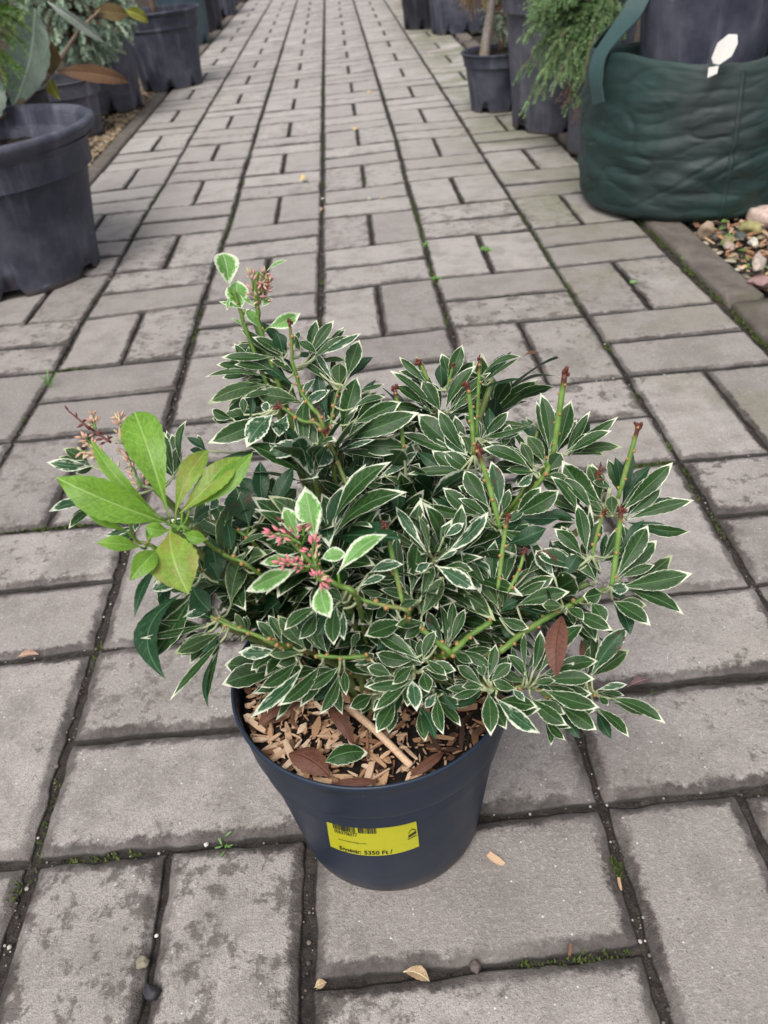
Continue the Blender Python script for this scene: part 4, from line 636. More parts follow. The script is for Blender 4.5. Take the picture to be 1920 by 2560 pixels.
for ri, LL in by.items():
    mb = MB()
    for li, (_, bx, b_y, bz, tx, ty, tz, wd, t, bow) in enumerate(LL):
        B = np.array([bx, b_y, bz])*1e-4; T = np.array([tx, ty, tz])*1e-4
        n0 = np.array([rng.uniform(-.2, .2), -.62+rng.uniform(-.12, .12), .72]) 
        if t == 'V' and ri > 0: t = rng.choice(['V', 'B', 'W', 'D'], p=[.81, .05, .08, .06])
        t = str(t)
        leaf(mb, B, T, wd*1e-4*(.87 if t not in 'GHL' else 1.04), t, ((bow if bow > -.2 else .08)+(rng.uniform(.05, .14) if t in 'GH' else 0)), prof=OBOV if (ri, li) in ((0, 0), (GI, 2)) else None, side0=(-bow if bow < -.2 else 0), roll=rng.uniform(-.42, .42), n0=n0, fold=(.36 if t != 'U' else -.30) if t not in ('G', 'H', 'L') else .34, nv=21)
        if ri > 0 and t in 'VUDWB' and np.linalg.norm(T-B) > .010:
            for _c in range(2):
                d_ = T-B; a_ = rng.uniform(.25, .6)*rng.choice([-1, 1]); vw = unit(B-np.array([.0743, -1.3179, .5145])); d2 = d_*math.cos(a_)+np.cross(vw, d_)*math.sin(a_)+vw*(vw@d_)*(1-math.cos(a_))
                B2 = B+vw*rng.uniform(.006, .016)+np.array([0, 0, -.002])+d_*.05; T2 = B2+d2*rng.uniform(.72, .9)
                if T2[2] < .15: continue
                leaf(mb, B2, T2, min(wd*1e-4*.85, .33*np.linalg.norm(d_)), rng.choice(['V', 'V', 'D', 'V', 'U']), rng.uniform(0, .15), roll=rng.uniform(-.6, .6), fold=.36, nv=15, nu=5)
        D = np.linalg.norm(stem_pts-B, axis=1); j = D.argmin()
        if .002 < D[j] < .035 and t != 'R':
            q = stem_pts[j]; tube(mb, smooth_path([q, (q+B)/2+np.array([0, 0, -.002]), B+(T-B)*.03], 2), [.0008, .0007, .0006, .0006, .0006][:5], 5, m=LK.index('U') if t in 'UDVWB' else LK.index('G'))
    o = mb.build('leaf_rosette', LMATS, shrub)
    nm = {0: 'pale young leaves of the topmost sprig', 20: 'pale young leaves around pink buds', 24: 'large lime green blushed leaves'}.get(ri)
    if nm: o['label'] = nm
# one dead leaf hanging under the right branch
for (B, T, wd) in ():
    pass
# filler shoots inside and at the back of the crown
cent = np.array(ROS)*1e-4; fr = np.random.RandomState(11)
nfill = 0
for q in range(74):
    c = cent[fr.randint(1, len(cent))]; t = fr.uniform(.45, .86); p = root+np.array([0, .0, .0])+(c-root)*t
    if q % 3 == 0: p = p+np.array([fr.uniform(-.04, .04), fr.uniform(.02, .07), fr.uniform(-.02, .01)])
    p = p+fr.normal(size=3)*np.array([.012, .010, .010]); p[2] = max(p[2], .165); p[1] = max(p[1], -.995)
    ax = unit(unit(p-root-np.array([0, 0, .02]))+np.array([0, -.05, .35]))
    mb = MB(); n = fr.randint(15, 22); s = unit(np.cross(ax, (0.2, .9, .1))); b = np.cross(ax, s)
    for i in range(n):
        a = i*2.4+fr.uniform(-.3, .3); sp = fr.uniform(.55, 1.25); d = ax*math.cos(sp)+(s*math.cos(a)+b*math.sin(a))*math.sin(sp); L = fr.uniform(.030, .050)
        B = p-ax*fr.uniform(0, .022)+d*.002; T = B+d*L*(1 if p[2] > .2 else .8); T[2] = max(T[2], .150); T[1] = max(T[1], -1.03)
        leaf(mb, B, T, L*fr.uniform(.24, .31), fr.choice(['V', 'V', 'V', 'D', 'W', 'U'], p=[.4, .2, .12, .16, .06, .06]), fr.uniform(-.02, .14), roll=fr.uniform(-.4, .4), n0=unit(ax*.8-d*.2), nv=13, nu=5)
    P = smooth_path([root+fr.normal(size=3)*np.array([.01, .01, 0]), root+(p-root)*np.array([.5, .5, .35]), p-ax*.012, p], 4); tube(mb, P, np.linspace(.0022, .0013, len(P)), 6, m=len(LMATS))
    mb.build('leaf_rosette', LMATS+[BARK], shrub); nfill += 1
    if nfill >= 68: break
# bud clusters
FC = {'p': m_flat('bud_pink', (.62, .30, .26), .5), 'c': m_flat('bud_cream_pink', (.62, .38, .28), .5), 'k': m_flat('bud_rose', (.66, .20, .24), .5), 'r': REDB}
CREAMB = m_flat('bud_cream', (.50, .44, .26), .5)
for k, sp, pts in FLOWERS:
    P = smooth_path([np.array(p)*1e-4 for p in pts], 6); sp = sp*1e-4; mb = MB(); L = np.linalg.norm(np.diff(P, axis=0), axis=1).sum()
    tube(mb, P, np.linspace(.0007, .0004, len(P)), 5, m=2 if k != 'r' else 0)
    n = max(22, int(L/(.0011 if k == 'p' else .0006))) if k != 'r' else max(8, int(L/.0016))
    for i in range(n):
        t = rng.uniform(0, 1)**.9; j = min(int(t*(len(P)-1)), len(P)-2); q = P[j]+(P[j+1]-P[j])*rng.uniform(); ax = unit(P[j+1]-P[j])
        r_ = unit(rng.normal(size=3)); d = unit(ax*.8+r_*.9); l = sp*(1.15-t*.7)*rng.uniform(.35, 1.0); s_ = rng.uniform(.0005, .0010)
        if k == 'r': l *= .5
        e = q+d*l; tube(mb, [q, (q+e)/2, e], .00022, 4, m=2 if k != 'r' else 0)
        # pointed bud
        s = unit(np.cross(d, (.3, .2, 1))); b = np.cross(d, s); rn = rng.uniform(0, 1); hh = s_*4.2; V = []
        for zz, rr in ((0, .35), (.25, .9), (.55, .8), (.85, .35), (1, .03)):
            for m_ in range(5): a = m_*1.2566; V.append(e+d*hh*zz+(s*math.cos(a)+b*math.sin(a))*s_*rr)
        mb.add(V, grid_faces(5, 5, True), None, rn, 0 if rng.uniform() < .75 else (1 if k != 'r' else 0))
    o = mb.build('flower_bud_cluster', [FC[k], CREAMB, GREEN], shrub); o['label'] = {'p': 'faint pink bud spray on the topmost sprig', 'c': 'pink and cream bud spray behind the lime leaves', 'k': 'rose pink buds in front', 'r': 'withered red brown flower remains'}[k]
mb = MB(); leaf(mb, DEAD[0], DEAD[1], .0105, 'R', .1, roll=.35, n0=np.array([-.2, -.9, .4]), nv=17, nu=7, prof=([0, .1, .3, .55, .8, .95, 1], [.1, .45, .95, 1, .7, .2, 0])); o = mb.build('dead_leaf', LMATS, shrub); o['label'] = 'dead brown leaf caught under the right branch'

# ---------------------------------------------------------------- nursery pots
GREYP = [m_plastic('pot_plastic_grey_%s' % n, c, d, .50, .8, True, .26) for n, c, d in (('blue', (.034, .037, .056), (.115, .117, .150)), ('dusty', (.044, .045, .062), (.14, .137, .165)), ('dark', (.014, .015, .021), (.045, .045, .056)), ('teal', (.035, .060, .075), (.085, .12, .14)))]
def nursery_pot(x, y, rb, rt, h, label, mi=0, collar=.18, notches=8, soil=.05, name='plant_pot', z0=-.004, rim=.006, grp='nursery pots lining the path', sq=1.0):
    e = empty(name, (x, y, z0)); tag(e, label, 'plant pot', grp)
    zc = h*(1-collar); rc = rb+(rt*.94-rb)*zc/h
    mb = MB(); prof = [(rb*.5, .02), (rb*.93, .02), (rb*.96, .001), (rb, .0), (rb*1.003, .012), (rb*1.01, .026)]+[(rb+(rc-rb)*t, .026+(zc-.026)*t) for t in (.15, .3, .5, .7, .85, .97)]+[(rc*1.012, zc), (rc*1.035, zc+.004), (rt*.985, h-rim*2.4)]
    nt_ = notches; ph = rng.uniform(0, 6)
    def fn(r, z, a, j):
        if j in (2, 3, 4) and nt_:
            k = math.cos(a*nt_+ph)
            if k > .55: z = z+.020*min(1, (k-.55)/.15)
        return r+.002*math.sin(2*a+ph), z
    lathe(mb, [(r, z) for r, z in prof], (x, y), 96, fn=fn)
    for v in mb.v: v[:, 2] += z0
    mb.build('pot_wall', GREYP[mi], e)
    mb = MB(); lathe(mb, [(rt*.985, h-rim*2.4+z0), (rt*1.0, h-rim*2+z0), (rt*1.018+rim*.5, h-rim*1.2+z0), (rt*1.02+rim*.6, h-rim*.3+z0), (rt+rim*.4, h+z0), (rt-rim*.4, h-rim*.1+z0), (rt-rim*.9, h-rim+z0), (rt-rim*1.2, h-soil-.02+z0)], (x, y), 96); mb.build('rim', GREYP[mi], e)
    mb = MB(); V = []; n1, n2 = 10, 48; rs = rt-rim*1.1
    for i in range(n1+1):
        for j in range(n2):
            r = rs*i/n1; a = 6.2832*j/n2; px, py = x+r*math.cos(a), y+r*math.sin(a); V.append((px, py, h-soil+z0+noise.noise(Vector((px*30, py*30, h)))*.010))
    mb.add(V, grid_faces(n2, n1+1, True)); mb.build('soil', WET, e)
    return e
nursery_pot(-.590, .258, .152, .205, .262, 'largest grey-blue pot cut by the left picture edge, with thick rolled rim', 0, .16, 6, .055, rim=.011)
nursery_pot(-.800, 1.55, .088, .112, .165, 'small plain grey pot behind the largest left pot', 1, .12, 0, .025, rim=.003)
nursery_pot(-.860, 1.22, .085, .11, .19, 'dark small pot half hidden behind the rim of the largest left pot', 2, .12, 0, .02, rim=.003)
nursery_pot(-.765, 1.94, .108, .128, .34, 'tall grey pot under the blue-green spruce on the left', 1, .15, 6, .04)
nursery_pot(-.605, 2.33, .120, .156, .268, 'wide grey-blue pot with collar, third along the left row', 0, .22, 8, .04, rim=.007)
nursery_pot(-.725, 3.64, .120, .14, .30, 'teal-tinted pot farther along the left row', 3, .2, 6, .04)
nursery_pot(-.730, 4.26, .125, .145, .32, 'dark pot beyond the teal-tinted one on the left', 2, .2, 6, .04)
nursery_pot(-.725, 5.08, .130, .15, .32, 'grey pot at the far top of the left row', 0, .2, 6, .04)
nursery_pot(-.72, 6.0, .130, .15, .32, 'grey pot farthest along the left row', 1, .2, 6, .04)
nursery_pot(.530, 3.36, .122, .145, .30, 'black pot nearest the middle of the right row, far back', 2, .2, 8, .04)
nursery_pot(.655, 3.08, .138, .165, .30, 'wide grey pot beside the black pot in the far right row', 0, .2, 10, .04)
nursery_pot(.60, 4.3, .13, .155, .30, 'grey pot farther back beyond the black one on the right', 1, .2, 8, .04)
nursery_pot(.60, 5.2, .13, .155, .30, 'dark pot at the far end of the right row', 2, .2, 8, .04)
nursery_pot(.528, 1.300, .082, .106, .158, 'small blue-grey pot with a bare pale trunk on the right', 0, .22, 6, .015, rim=.004)
nursery_pot(.665, 1.030, .145, .180, .335, 'tall wide grey pot behind the drooping juniper', 1, .17, 6, .04)
nursery_pot(.652, .728, .058, .064, .215, 'narrow grey pot squeezed between tall pot and green bag', 1, .0, 0, .02, rim=.002)

# ---------------------------------------------------------------- green planting bag
def m_bag():
    s = NT('woven_bag_green'); P = s.obj(); x, y, z = s.sep(P); n = s.noise(P, 14, 4, .6); f = s.noise(P, 5, 3, .6)
    c = s.mix(s.ss(n, .35, .7), (.009, .029, .026), (.015, .042, .038)); c = s.mix(s.ss(f, .50, .70, 0, .75), c, (.030, .038, .040))
    wv = s.n('ShaderNodeTexWave'); wv.inputs['Scale'].default_value = 130; wv.bands_direction = 'Z'; s.l(P, wv.inputs['Vector'])
    return s.fin(c, s.ss(n, .3, .7, .52, .68), s.bump(wv.outputs['Fac'], .3, .0008), .5)
BAG = m_bag()
bag = empty('planting_bag', (.729, .318, 0)); tag(bag, 'dark green woven planting bag with handles standing at the right kerb', 'planting bag')
bc = (.729, .318)
def bagr(a, z):
    t = z/.26; r = .196+.012*math.sin(min(1, t)*math.pi)**.6-(.02*max(0, 1-z/.02)**2)
    w1 = noise.noise(Vector((a*2.2, z*26, 1)))*.008+noise.noise(Vector((a*3.5+z*8, z*40, 4)))*.003+abs(noise.noise(Vector((a*2.2-z*6, z*34, 9))))*.007
    w2 = noise.noise(Vector((a*14, z*6, 7)))*.0012+(abs(noise.noise(Vector((a*5+z*14, z*85, 12))))-.2)*.0022-max(0, .10-abs(noise.noise(Vector((a*1.6+z*5, z*16-a*1.2, 31)))))*.028-max(0, .06-abs(noise.noise(Vector((a*2.4-z*9, z*24+a, 41)))))*.022
    return r+(w1+w2)*.72*math.sin(min(1, max(0, t))*math.pi)**.35
mb = MB(); na, nz = 320, 120; V = []
for j in range(nz+1):
    z = .26*j/nz
    for i in range(na):
        a = 6.28318*i/na; aw = a if a < math.pi*1.5+.01 or True else a
        r = bagr(math.cos(a)*2+3, z)*1.0 if False else bagr(a if abs(a-3.14159) < 3.0 else a, z)
        top = (z/.26)**4; zz = z+top*(.010*math.sin(2*a+.8)+.006*noise.noise(Vector((math.cos(a)*3, math.sin(a)*3, 2))))
        k = math.exp(-((a-5.3)/.45)**2); zz += top*k*.03; r += top*k*.01
        V.append((bc[0]+r*math.cos(a), bc[1]+r*math.sin(a), zz))
F = grid_faces(na, nz+1, True)
# rolled hem and inner lining
n0 = len(V)
for jj, (dr, dz) in enumerate(((-.001, .003), (-.005, .003), (-.007, -.006), (-.010, -.05), (-.016, -.11))):
    for i in range(na):
        p = V[nz*na+i]; a = 6.28318*i/na; V.append((p[0]+dr*math.cos(a), p[1]+dr*math.sin(a), p[2]+dz))
for jj in range(5):
    for i in range(na):
        i2 = (i+1) % na; a_ = (nz*na if jj == 0 else n0+(jj-1)*na); b_ = n0+jj*na; F.append((a_+i, a_+i2, b_+i2, b_+i))
mb.add(V, F); mb.build('bag_wall', BAG, bag)
mb = MB(); V = []
for i in range(8):
    for j in range(64): r = .19*i/7; a = 6.283*j/64; V.append((bc[0]+r*math.cos(a), bc[1]+r*math.sin(a), .15+noise.noise(Vector((r*60, a*5, 1)))*.01))
mb.add(V, grid_faces(64, 8, True)); mb.build('soil', WET, bag)
def strap(mb, pts, wdir, w_, th=.0022):
    P = smooth_path(pts, 8); V = []; k = len(P); W_ = smooth_path(wdir, 8)
    for i in range(k):
        t = unit(P[min(i+1, k-1)]-P[max(i-1, 0)]); s = unit(W_[i]-t*(W_[i]@t)); n = np.cross(t, s)
        for a, b in ((-1, -1), (1, -1), (1, 1), (-1, 1)): V.append(P[i]+s*a*w_/2+n*b*th/2)
    mb.add(V, grid_faces(4, k, True)+[(3, 2, 1, 0), tuple((k-1)*4+i for i in range(4))])
mb = MB()
STRAPM = NT('strap_webbing'); x_, y_, z_ = STRAPM.sep(STRAPM.obj()); wv = STRAPM.n('ShaderNodeTexWave'); wv.inputs['Scale'].default_value = 140; wv.bands_direction = 'X'; STRAPM.l(STRAPM.obj(), wv.inputs['Vector']); STRAPM.fin(STRAPM.mix(wv.outputs['Fac'], (.018, .048, .047), (.042, .088, .088)), .5, STRAPM.bump(wv.outputs['Fac'], .4, .001)); STRAPM = STRAPM.mat
strap(mb, [(.521, .235, .200), (.517, .245, .235), (.525, .265, .268), (.555, .285, .297), (.590, .31, .325), (.622, .34, .365), (.66, .40, .385)], [(.3, -1, 0), (.3, -1, 0), (.5, -.9, .2), (.75, -.8, .1), (.8, -.6, -.2), (.8, -.6, -.2), (.8, -.6, -.2)], .036)
mb.build('handle', STRAPM, bag, smooth=False)
mb = MB(); strap(mb, [(.60, .49, .20), (.585, .50, .245), (.62, .47, .30), (.68, .42, .345), (.74, .36, .36)], [(1, .8, 0), (1, .8, 0), (1, .8, .2), (1, .8, .2), (1, .8, .2)], .034); mb.build('handle', STRAPM, bag, smooth=False)
mb = MB(); strap(mb, [(.905, .20, .20), (.912, .19, .25), (.90, .20, .31), (.87, .26, .36), (.84, .33, .38)], [(.5, 1, 0), (.5, 1, 0), (.5, 1, .1), (.5, 1, .2), (.5, 1, .2)], .036); mb.build('handle', STRAPM, bag, smooth=False)
# front seam
mb = MB(); V = []; a0 = R(268)
for j in range(50):
    z = .01+.24*j/49
    for da, dr in ((-.022, .0005), (-.016, .0028), (.016, .0028), (.022, .0005)):
        a = a0+da; r = bagr(a, z)+dr; V.append((bc[0]+r*math.cos(a), bc[1]+r*math.sin(a), z))
mb.add(V, grid_faces(4, 50)); mb.build('seam', BAG, bag)
nursery_pot(.735, .335, .108, .135, .36, 'grey pot standing inside the green bag', 0, .15, 0, .04, z0=.155, grp='nursery pots lining the path')
# white plant tag hung at the bag rim
WHT = m_flat('tag_white', (.72, .70, .66), .4)
mb = MB(); outl = [(.0, -.026), (.013, -.017), (.015, .004), (.010, .022), (-.002, .028), (-.013, .018), (-.014, -.008), (-.009, -.02)]
outl = [(a*1.2, b*.8) for a, b in outl]; c = np.array([.676, .098, .286]); sx = unit((.95, -.25, .25)); sz = unit((.28, .1, .95)); nn = np.cross(sx, sz)
V = [c+sx*a+sz*b+nn*(.001+(a*a)*4) for a, b in outl]+[c+sx*a+sz*b-nn*(.001-(a*a)*4) for a, b in outl]; n = len(outl)
mb.add(V, [tuple(range(n))[::-1], tuple(range(n, 2*n))]+[(i, (i+1) % n, n+(i+1) % n, n+i) for i in range(n)]); mb.add([c+sx*-.016+sz*-.02, c+sx*.0+sz*-.022, c+sx*.002+sz*-.034, c+sx*-.012+sz*-.036], [(0, 1, 2, 3)])
tag(mb.build('plant_tag', WHT, smooth=False, origin=c), 'white plastic plant tag tucked at the front rim of the green bag', 'plant tag')

# ---------------------------------------------------------------- conifers and the magnolia
def m_fol(name, a, b, c):
    s = NT(name); rn = s.attr('rnd').outputs['Fac']; cr = s.n('ShaderNodeValToRGB'); el = cr.color_ramp.elements; el[0].color = (*a, 1); el[1].color = (*c, 1); e = el.new(.55); e.color = (*b, 1); s.l(rn, cr.inputs[0]); return s.fin(cr.outputs[0], .55)
SPR = m_fol('spruce_needles', (.10, .17, .12), (.36, .47, .35), (.70, .80, .64)); JUN = m_fol('juniper_foliage', (.075, .15, .06), (.20, .33, .13), (.42, .56, .30)); THU = m_fol('thuja_foliage', (.05, .12, .02), (.13, .26, .045), (.30, .44, .12)); GOLD = m_fol('golden_foliage', (.10, .07, .02), (.30, .18, .05), (.42, .30, .10)); TWIG = m_stem('twig_brown', (.12, .075, .05), (.20, .13, .09)); TRUNK = m_stem('trunk_pale', (.20, .17, .15), (.34, .30, .27))
def needle_twig(mb, p, d, L, nl, n, r0, wd=.0009, flat=False, droop=0.0):
    p = np.array(p, float); d = unit(d); s = unit(np.cross(d, (.1, .2, 1))); b = np.cross(d, s); r = min(1, max(0, r0+rng.normal()*.1))
    V = []; F = []; rr = []
    for i in range(n):
        t = rng.uniform(0, 1); a = rng.uniform(0, 6.283); q = p+d*L*t+np.array([0, 0, -droop*L*t*t]); e = unit(d*rng.uniform(.5, 1.1)+(s*math.cos(a)+b*math.sin(a)*(.25 if flat else 1))); l = nl*rng.uniform(.7, 1.1)*(1-.3*t)
        w_ = unit(np.cross(e, rng.normal(size=3)))*wd; k = len(V); V += [q-w_, q+w_, q+e*l]; F.append((k, k+1, k+2)); x = min(1, max(0, r+rng.normal()*.12+.25*(t-.5))); rr += [x*.8, x*.8, x]
    mb.add(V, F, None, np.array(rr))
def spruce(x, y, z, rad, hgt, n, label, dens=46, nl=.012, mat=None, name='spruce', tw=(.05, .085), down=.2, cat='conifer', soilz=None, sy=1.0, nw=.0010):
    e = empty(name, (x, y, soilz if soilz is not None else z-hgt/2)); tag(e, label, cat, 'conifers in the row of pots')
    mb = MB(); tr = MB(); b0 = np.array([x, y, soilz if soilz is not None else z-hgt/2])
    tube(tr, smooth_path([b0, b0+np.array([.005, .004, (z+hgt*.3-b0[2])*.5]), (x, y, z+hgt*.45)], 4), np.linspace(.012, .004, 9), 7)
    for i in range(n):
        u = unit(rng.normal(size=3)); r = rng.uniform(.45, 1)**.5; p = np.array([x+u[0]*rad*r, y+u[1]*rad*r*sy, z+u[2]*hgt/2*r]); d = unit(u*np.array([1, 1, .6])+np.array([0, 0, -down])+rng.normal(size=3)*.3)
        L = rng.uniform(*tw); needle_twig(mb, p-d*L*.6, d, L, nl, dens, rng.beta(2, 2), nw, droop=.25)
        if i % 3 == 0: tube(tr, [np.array([x, y, p[2]*.7+z*.3]), (np.array([x, y, z])+p)/2, p], [.004, .0025, .0015], 5)
    mb.build('foliage', mat or SPR, e, smooth=False); tr.build('trunk', TWIG, e)
spruce(-.755, 1.72, .315, .185, .31, 560, 'blue-green spruce spreading over the pots behind the magnolia', 110, .013, soilz=.18, tw=(.035, .055), nw=.0019)
spruce(-.62, 2.34, .50, .15, .34, 130, 'green conifer standing in the wide third pot on the left', 46, .014, soilz=.23)
spruce(-.73, 3.64, .52, .15, .38, 110, 'dull green conifer in the teal-tinted pot', 40, .016, soilz=.26)
spruce(.665, 1.05, .56, .17, .40, 130, 'green conifer in the tall wide pot on the right', 44, .014, soilz=.30)
spruce(.655, 3.08, .52, .16, .40, 110, 'green conifer in the wide far pot on the right', 40, .016, soilz=.26)
spruce(.53, 3.36, .52, .14, .40, 90, 'dark conifer in the black far pot on the right', 40, .016, soilz=.26)
spruce(.545, 1.36, .235, .055, .14, 80, 'low green conifer tuft beside the pale bare trunk', 40, .010, tw=(.03, .05), soilz=.14)
# golden conifer on bare trunk
g = empty('golden_conifer', (.50, 1.285, .14)); tag(g, 'conifer with bare pale trunk and browning golden foliage in the small right pot', 'conifer', 'conifers in the row of pots')
mb = MB(); tube(mb, smooth_path([(.482, 1.285, .135), (.488, 1.287, .175), (.497, 1.29, .225), (.507, 1.295, .30), (.50, 1.30, .38)], 6), np.linspace(.0155, .009, 25), 10); mb.build('trunk', TRUNK, g)
mb = MB()
for i in range(170):
    u = unit(rng.normal(size=3)); p = np.array([.452, 1.285, .325])+u*np.array([.065, .06, .075])*rng.uniform(.5, 1)
    d = unit(u+np.array([0, 0, -.3])); needle_twig(mb, p-d*.03, d, .04, .008, 44, rng.beta(2, 2), flat=True, droop=.3)
mb.build('foliage', GOLD, g, smooth=False)
# drooping juniper
jn = empty('juniper', (.665, .73, .20)); tag(jn, 'spreading juniper with drooping feathery green branches beside the green bag', 'conifer', 'conifers in the row of pots')
mb = MB(); tr = MB(); base_ = np.array([.665, .73, .20])
def spray(p0, p1, p2, n2, l2, r0, mm=mb):
    P = smooth_path([p0, p1, p2], 10); tube(tr, P, np.linspace(.003, .0008, len(P)), 5)
    for i in range(n2):
        t = .12+.88*(i+rng.uniform())/n2; j = min(int(t*(len(P)-1)), len(P)-2); q = P[j]; ax = unit(P[j+1]-P[j]); sd = unit(np.cross(ax, (0, 0, 1)))*(1 if i % 2 else -1)
        d = unit(ax*1.0+sd*rng.uniform(.3, .9)+rng.normal(size=3)*.2+np.array([0, 0, -.15])); needle_twig(mm, q, d, l2*(1.15-t*.6)*rng.uniform(.7, 1.2), .0075, 80, r0+rng.normal()*.12+.15*(t-.5), wd=.0007, droop=.25)
for (tx, ty, tz, hz, n_) in ((.474, .74, .175, .28, 22), (.485, .70, .112, .25, 24), (.505, .66, .14, .25, 22), (.53, .68, .19, .29, 22), (.575, .66, .115, .24, 22), (.60, .64, .13, .25, 20), (.52, .74, .235, .31, 22), (.55, .70, .27, .32, 22), (.54, .78, .32, .36, 22), (.58, .66, .21, .29, 20), (.61, .62, .19, .28, 20), (.62, .66, .26, .32, 20), (.60, .72, .34, .37, 20), (.65, .64, .30, .35, 20), (.64, .6, .22, .3, 18), (.56, .80, .20, .30, 20), (.50, .77, .25, .32, 20), (.66, .70, .38, .38, 20), (.70, .66, .34, .36, 16), (.57, .74, .30, .34, 20), (.59, .62, .16, .27, 20), (.54, .64, .17, .27, 20),(.58,.70,.24,.31,20),(.60,.68,.29,.33,20),(.555,.69,.225,.29,20)):
    e = np.array([tx, ty, tz]); spray(base_+rng.normal(size=3)*.008, (base_*.45+e*.55)+np.array([0, 0, hz-(.2*.45+tz*.55)])*.75, e, n_, .055, rng.uniform(.35, .65))
for _ in range(80):
    e = np.array([rng.uniform(.485, .67), rng.uniform(.64, .80), rng.uniform(.17, .39)])
    if e[0] < .53 and e[2] > .34: continue
    spray(base_+rng.normal(size=3)*.008, (base_*.45+e*.55)+np.array([0, 0, .05]), e, 20, .05, rng.uniform(.25, .6))
mb.build('foliage', JUN, jn, smooth=False); tr.build('branch', TWIG, jn)
mb = MB()
for tx, ty, tz in ((.60, .63, .105), (.575, .66, .13), (.59, .66, .16)):
    for _ in range(9): needle_twig(mb, (tx+rng.normal()*.008, ty, tz+.02+rng.normal()*.008), (-.5+rng.normal()*.3, -.3, -.8), .04, .006, 26, .5, wd=.0007)
br_ = mb.build('withered_foliage', m_fol('juniper_withered', (.10, .06, .04), (.20, .12, .08), (.28, .20, .10)), jn, smooth=False); br_['label'] = 'browning tips hanging under the juniper'
# thuja top left corner
th = empty('thuja', (-.86, .62, .0)); tag(th, 'bright green thuja whose sprays enter the upper left corner', 'conifer', 'conifers in the row of pots')
mb = MB(); tr = MB()
for (a, b, c_, d_) in [((-.70, .46, .47), (-.60, .42, .46), (-.488+dx, .40, .395+dz), 34) for dx, dz in ((0, 0), (-.02, .03), (-.03, -.02), (-.05, -.05), (.0, .045), (-.045, .01), (-.06, .05), (-.02, .015), (-.07, -.03), (.01, .07), (-.03, -.07), (-.055, -.09), (-.01, -.03), (.005, .02), (-.04, .06), (-.08, .0), (-.085, .04))]:
    spray(np.array(a)+rng.normal(size=3)*.02, np.array(b)+rng.normal(size=3)*.015, np.array(c_), d_, .05, .55, mb)
tube(tr, smooth_path([(-.86, .62, -.01), (-.85, .6, .3), (-.82, .56, .6)], 6), np.linspace(.016, .008, 13), 8)
for z_ in (.35, .42, .5): tube(tr, smooth_path([(-.84, .59, z_-.06), (-.76, .52, z_), (-.66, .45, z_)], 5), np.linspace(.006, .003, 11), 6)
for i in range(120):
    u = unit(rng.normal(size=3)); p = np.array([-.83, .58, .56])+u*np.array([.13, .12, .22]); needle_twig(mb, p, unit(u+np.array([0, 0, .2])), .06, .008, 40, .5, flat=True)
mb.build('foliage', THU, th, smooth=False); tr.build('branch', TWIG, th)
# magnolia in the largest left pot
mg = empty('magnolia', (-.62, .30, .225)); tag(mg, 'young magnolia with large grey-green and bronze leaves in the largest left pot', 'shrub')
MAGT = leaf_mat('magnolia_leaf_grey_green', (.085, .13, .095), (.14, .19, .145), None, 0, rough=.38, trans=.08, rib=(.30, .36, .27)); MAGB = leaf_mat('magnolia_leaf_bronze', (.085, .065, .022), (.13, .085, .035), None, 0, rough=.6, trans=.08, rib=(.22, .17, .07)); MAGR = leaf_mat('magnolia_leaf_russet', (.10, .052, .026), (.16, .085, .045), None, 0, rough=.6, trans=.08, rib=(.27, .17, .09)); MAGS = leaf_mat('magnolia_leaf_silvery', (.20, .25, .21), (.30, .34, .30), None, 0, rough=.35, trans=.05); MAGY = leaf_mat('magnolia_leaf_olive', (.14, .15, .02), (.20, .20, .03), None, 0, rough=.45, trans=.1)
oval = ([0, .04, .2, .45, .7, .9, 1], [.08, .2, .75, 1, .85, .42, 0])
mb = MB(); tube(mb, smooth_path([(-.62, .30, .21), (-.61, .40, .235), (-.575, .50, .255), (-.528, .60, .288)], 6), np.linspace(.007, .004, 19), 8); tube(mb, smooth_path([(-.528, .60, .288), (-.505, .64, .315), (-.47, .68, .352), (-.42, .72, .385)], 6), np.linspace(.0042, .0026, 19), 8); tube(mb, smooth_path([(-.62, .30, .21), (-.60, .34, .30), (-.585, .42, .38), (-.57, .5, .48)], 6), np.linspace(.007, .005, 19), 8); mb.build('branch', TWIG, mg)
def mleaf(B, T, wd, m, bow=.08, roll=0, n0=(0, -.7, .7), lab=None):
    mb = MB(); leaf(mb, B, T, wd, 0, bow, roll=roll, n0=np.array(n0, float), nv=19, nu=9, prof=oval, fold=.3); o = mb.build('leaf', [m], mg)
    if lab: o['label'] = lab
mleaf((-.522, .60, .405), (-.590, .50, .250), .078, MAGT, -.04, .0, (.3, -.9, .45), 'large hanging grey-green leaf')
mleaf((-.60, .48, .32), (-.645, .40, .225), .080, MAGT, .1, -.1, (.3, -.8, .5), 'grey-green leaf at the picture edge')
mleaf((-.528, .60, .288), (-.522, .62, .353), .046, MAGB, .05, .1, (0, -1, .2), 'upright bronze leaf')
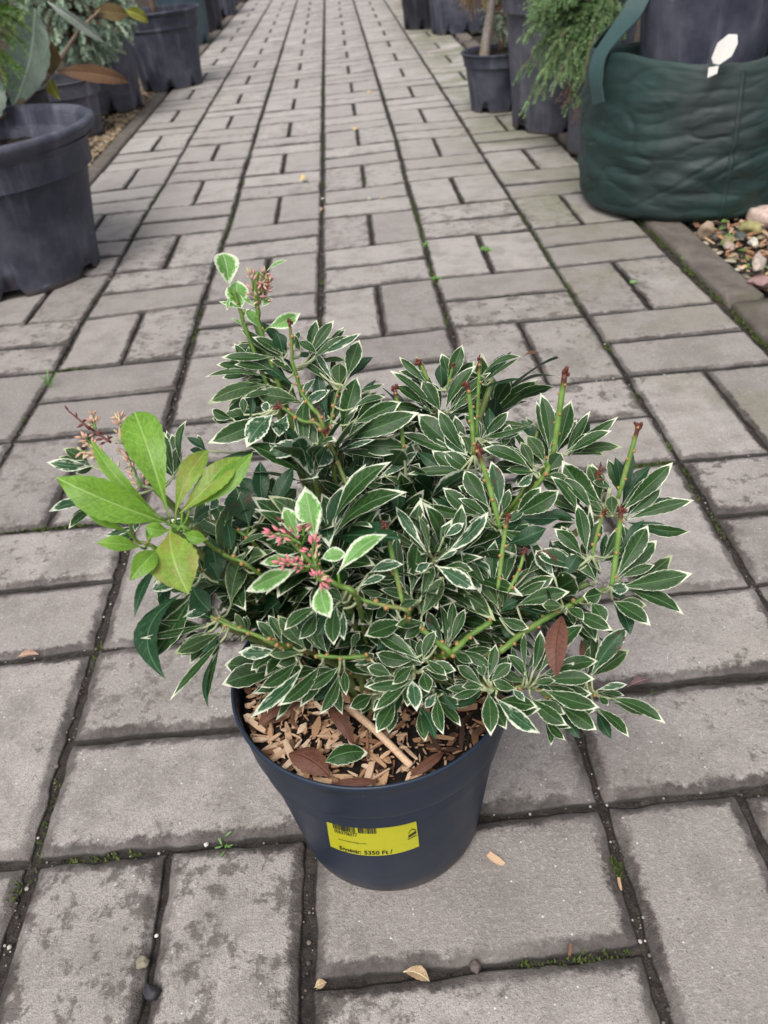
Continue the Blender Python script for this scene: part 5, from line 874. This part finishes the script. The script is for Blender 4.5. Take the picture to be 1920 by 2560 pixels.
mleaf((-.515, .60, .292), (-.392, .68, .248), .036, MAGR, .14, .15, (.0, -1, .6), 'drooping russet leaf')
mleaf((-.51, .66, .41), (-.425, .69, .325), .022, MAGS, .1, .9, (-.4, -.5, .8), 'silvery leaf seen edge on')
mleaf((-.435, .72, .383), (-.376, .76, .368), .036, MAGB, .05, .0, (0, -.9, .4), 'bronze leaf at the branch tip')
mleaf((-.382, .76, .375), (-.345, .80, .345), .028, MAGY, .12, .2, (0, -.8, .6), 'olive leaf at the branch tip')
mleaf((-.533, .60, .28), (-.515, .57, .245), .026, MAGY, .1, .1, (0, -.9, .4))
mleaf((-.56, .55, .275), (-.60, .60, .30), .03, MAGB, .1)
mleaf((-.60, .50, .43), (-.55, .56, .41), .05, MAGT, .1, .3); mleaf((-.585, .45, .42), (-.66, .40, .44), .05, MAGT, .1, .3); mleaf((-.57, .5, .48), (-.50, .54, .52), .05, MAGT, .1, .3); mleaf((-.57, .5, .48), (-.62, .56, .55), .05, MAGT, .1, .3); mleaf((-.57, .5, .48), (-.60, .42, .52), .05, MAGB, .1, .3)
# low leaf litter on the left gravel and moss by the tall pot
mb = MB()
for i in range(260):
    x = rng.choice([-1, 1]); px = (-.67-abs(rng.normal())*.08) if x < 0 else (.62+abs(rng.normal())*.1); py = rng.uniform(.6, 5.5); L = rng.uniform(.006, .016); a = rng.uniform(0, 6.28)
    b = np.array([px, py, .002]); leaf(mb, b, b+np.array([math.cos(a), math.sin(a), rng.uniform(-.1, .3)])*L, L*.45, 0, .15, n0=np.array([0, 0, 1.]), nv=5, nu=3)
for i in range(260):
    px, py = rng.uniform(.68, .95), rng.uniform(-.35, .14); L = rng.uniform(.008, .022); a = rng.uniform(0, 6.28); b = np.array([px, py, rng.uniform(.0, .006)])
    leaf(mb, b, b+np.array([math.cos(a), math.sin(a), rng.uniform(-.1, .4)])*L, L*rng.uniform(.12, .45), rng.choice([0, 1, 2]), .15, n0=np.array([0, 0, 1.]), nv=7, nu=3)
tag(mb.build('leaf_litter', [TN, PK, WEED]), 'scattered dry leaf bits along both rows of pots', kind='stuff')
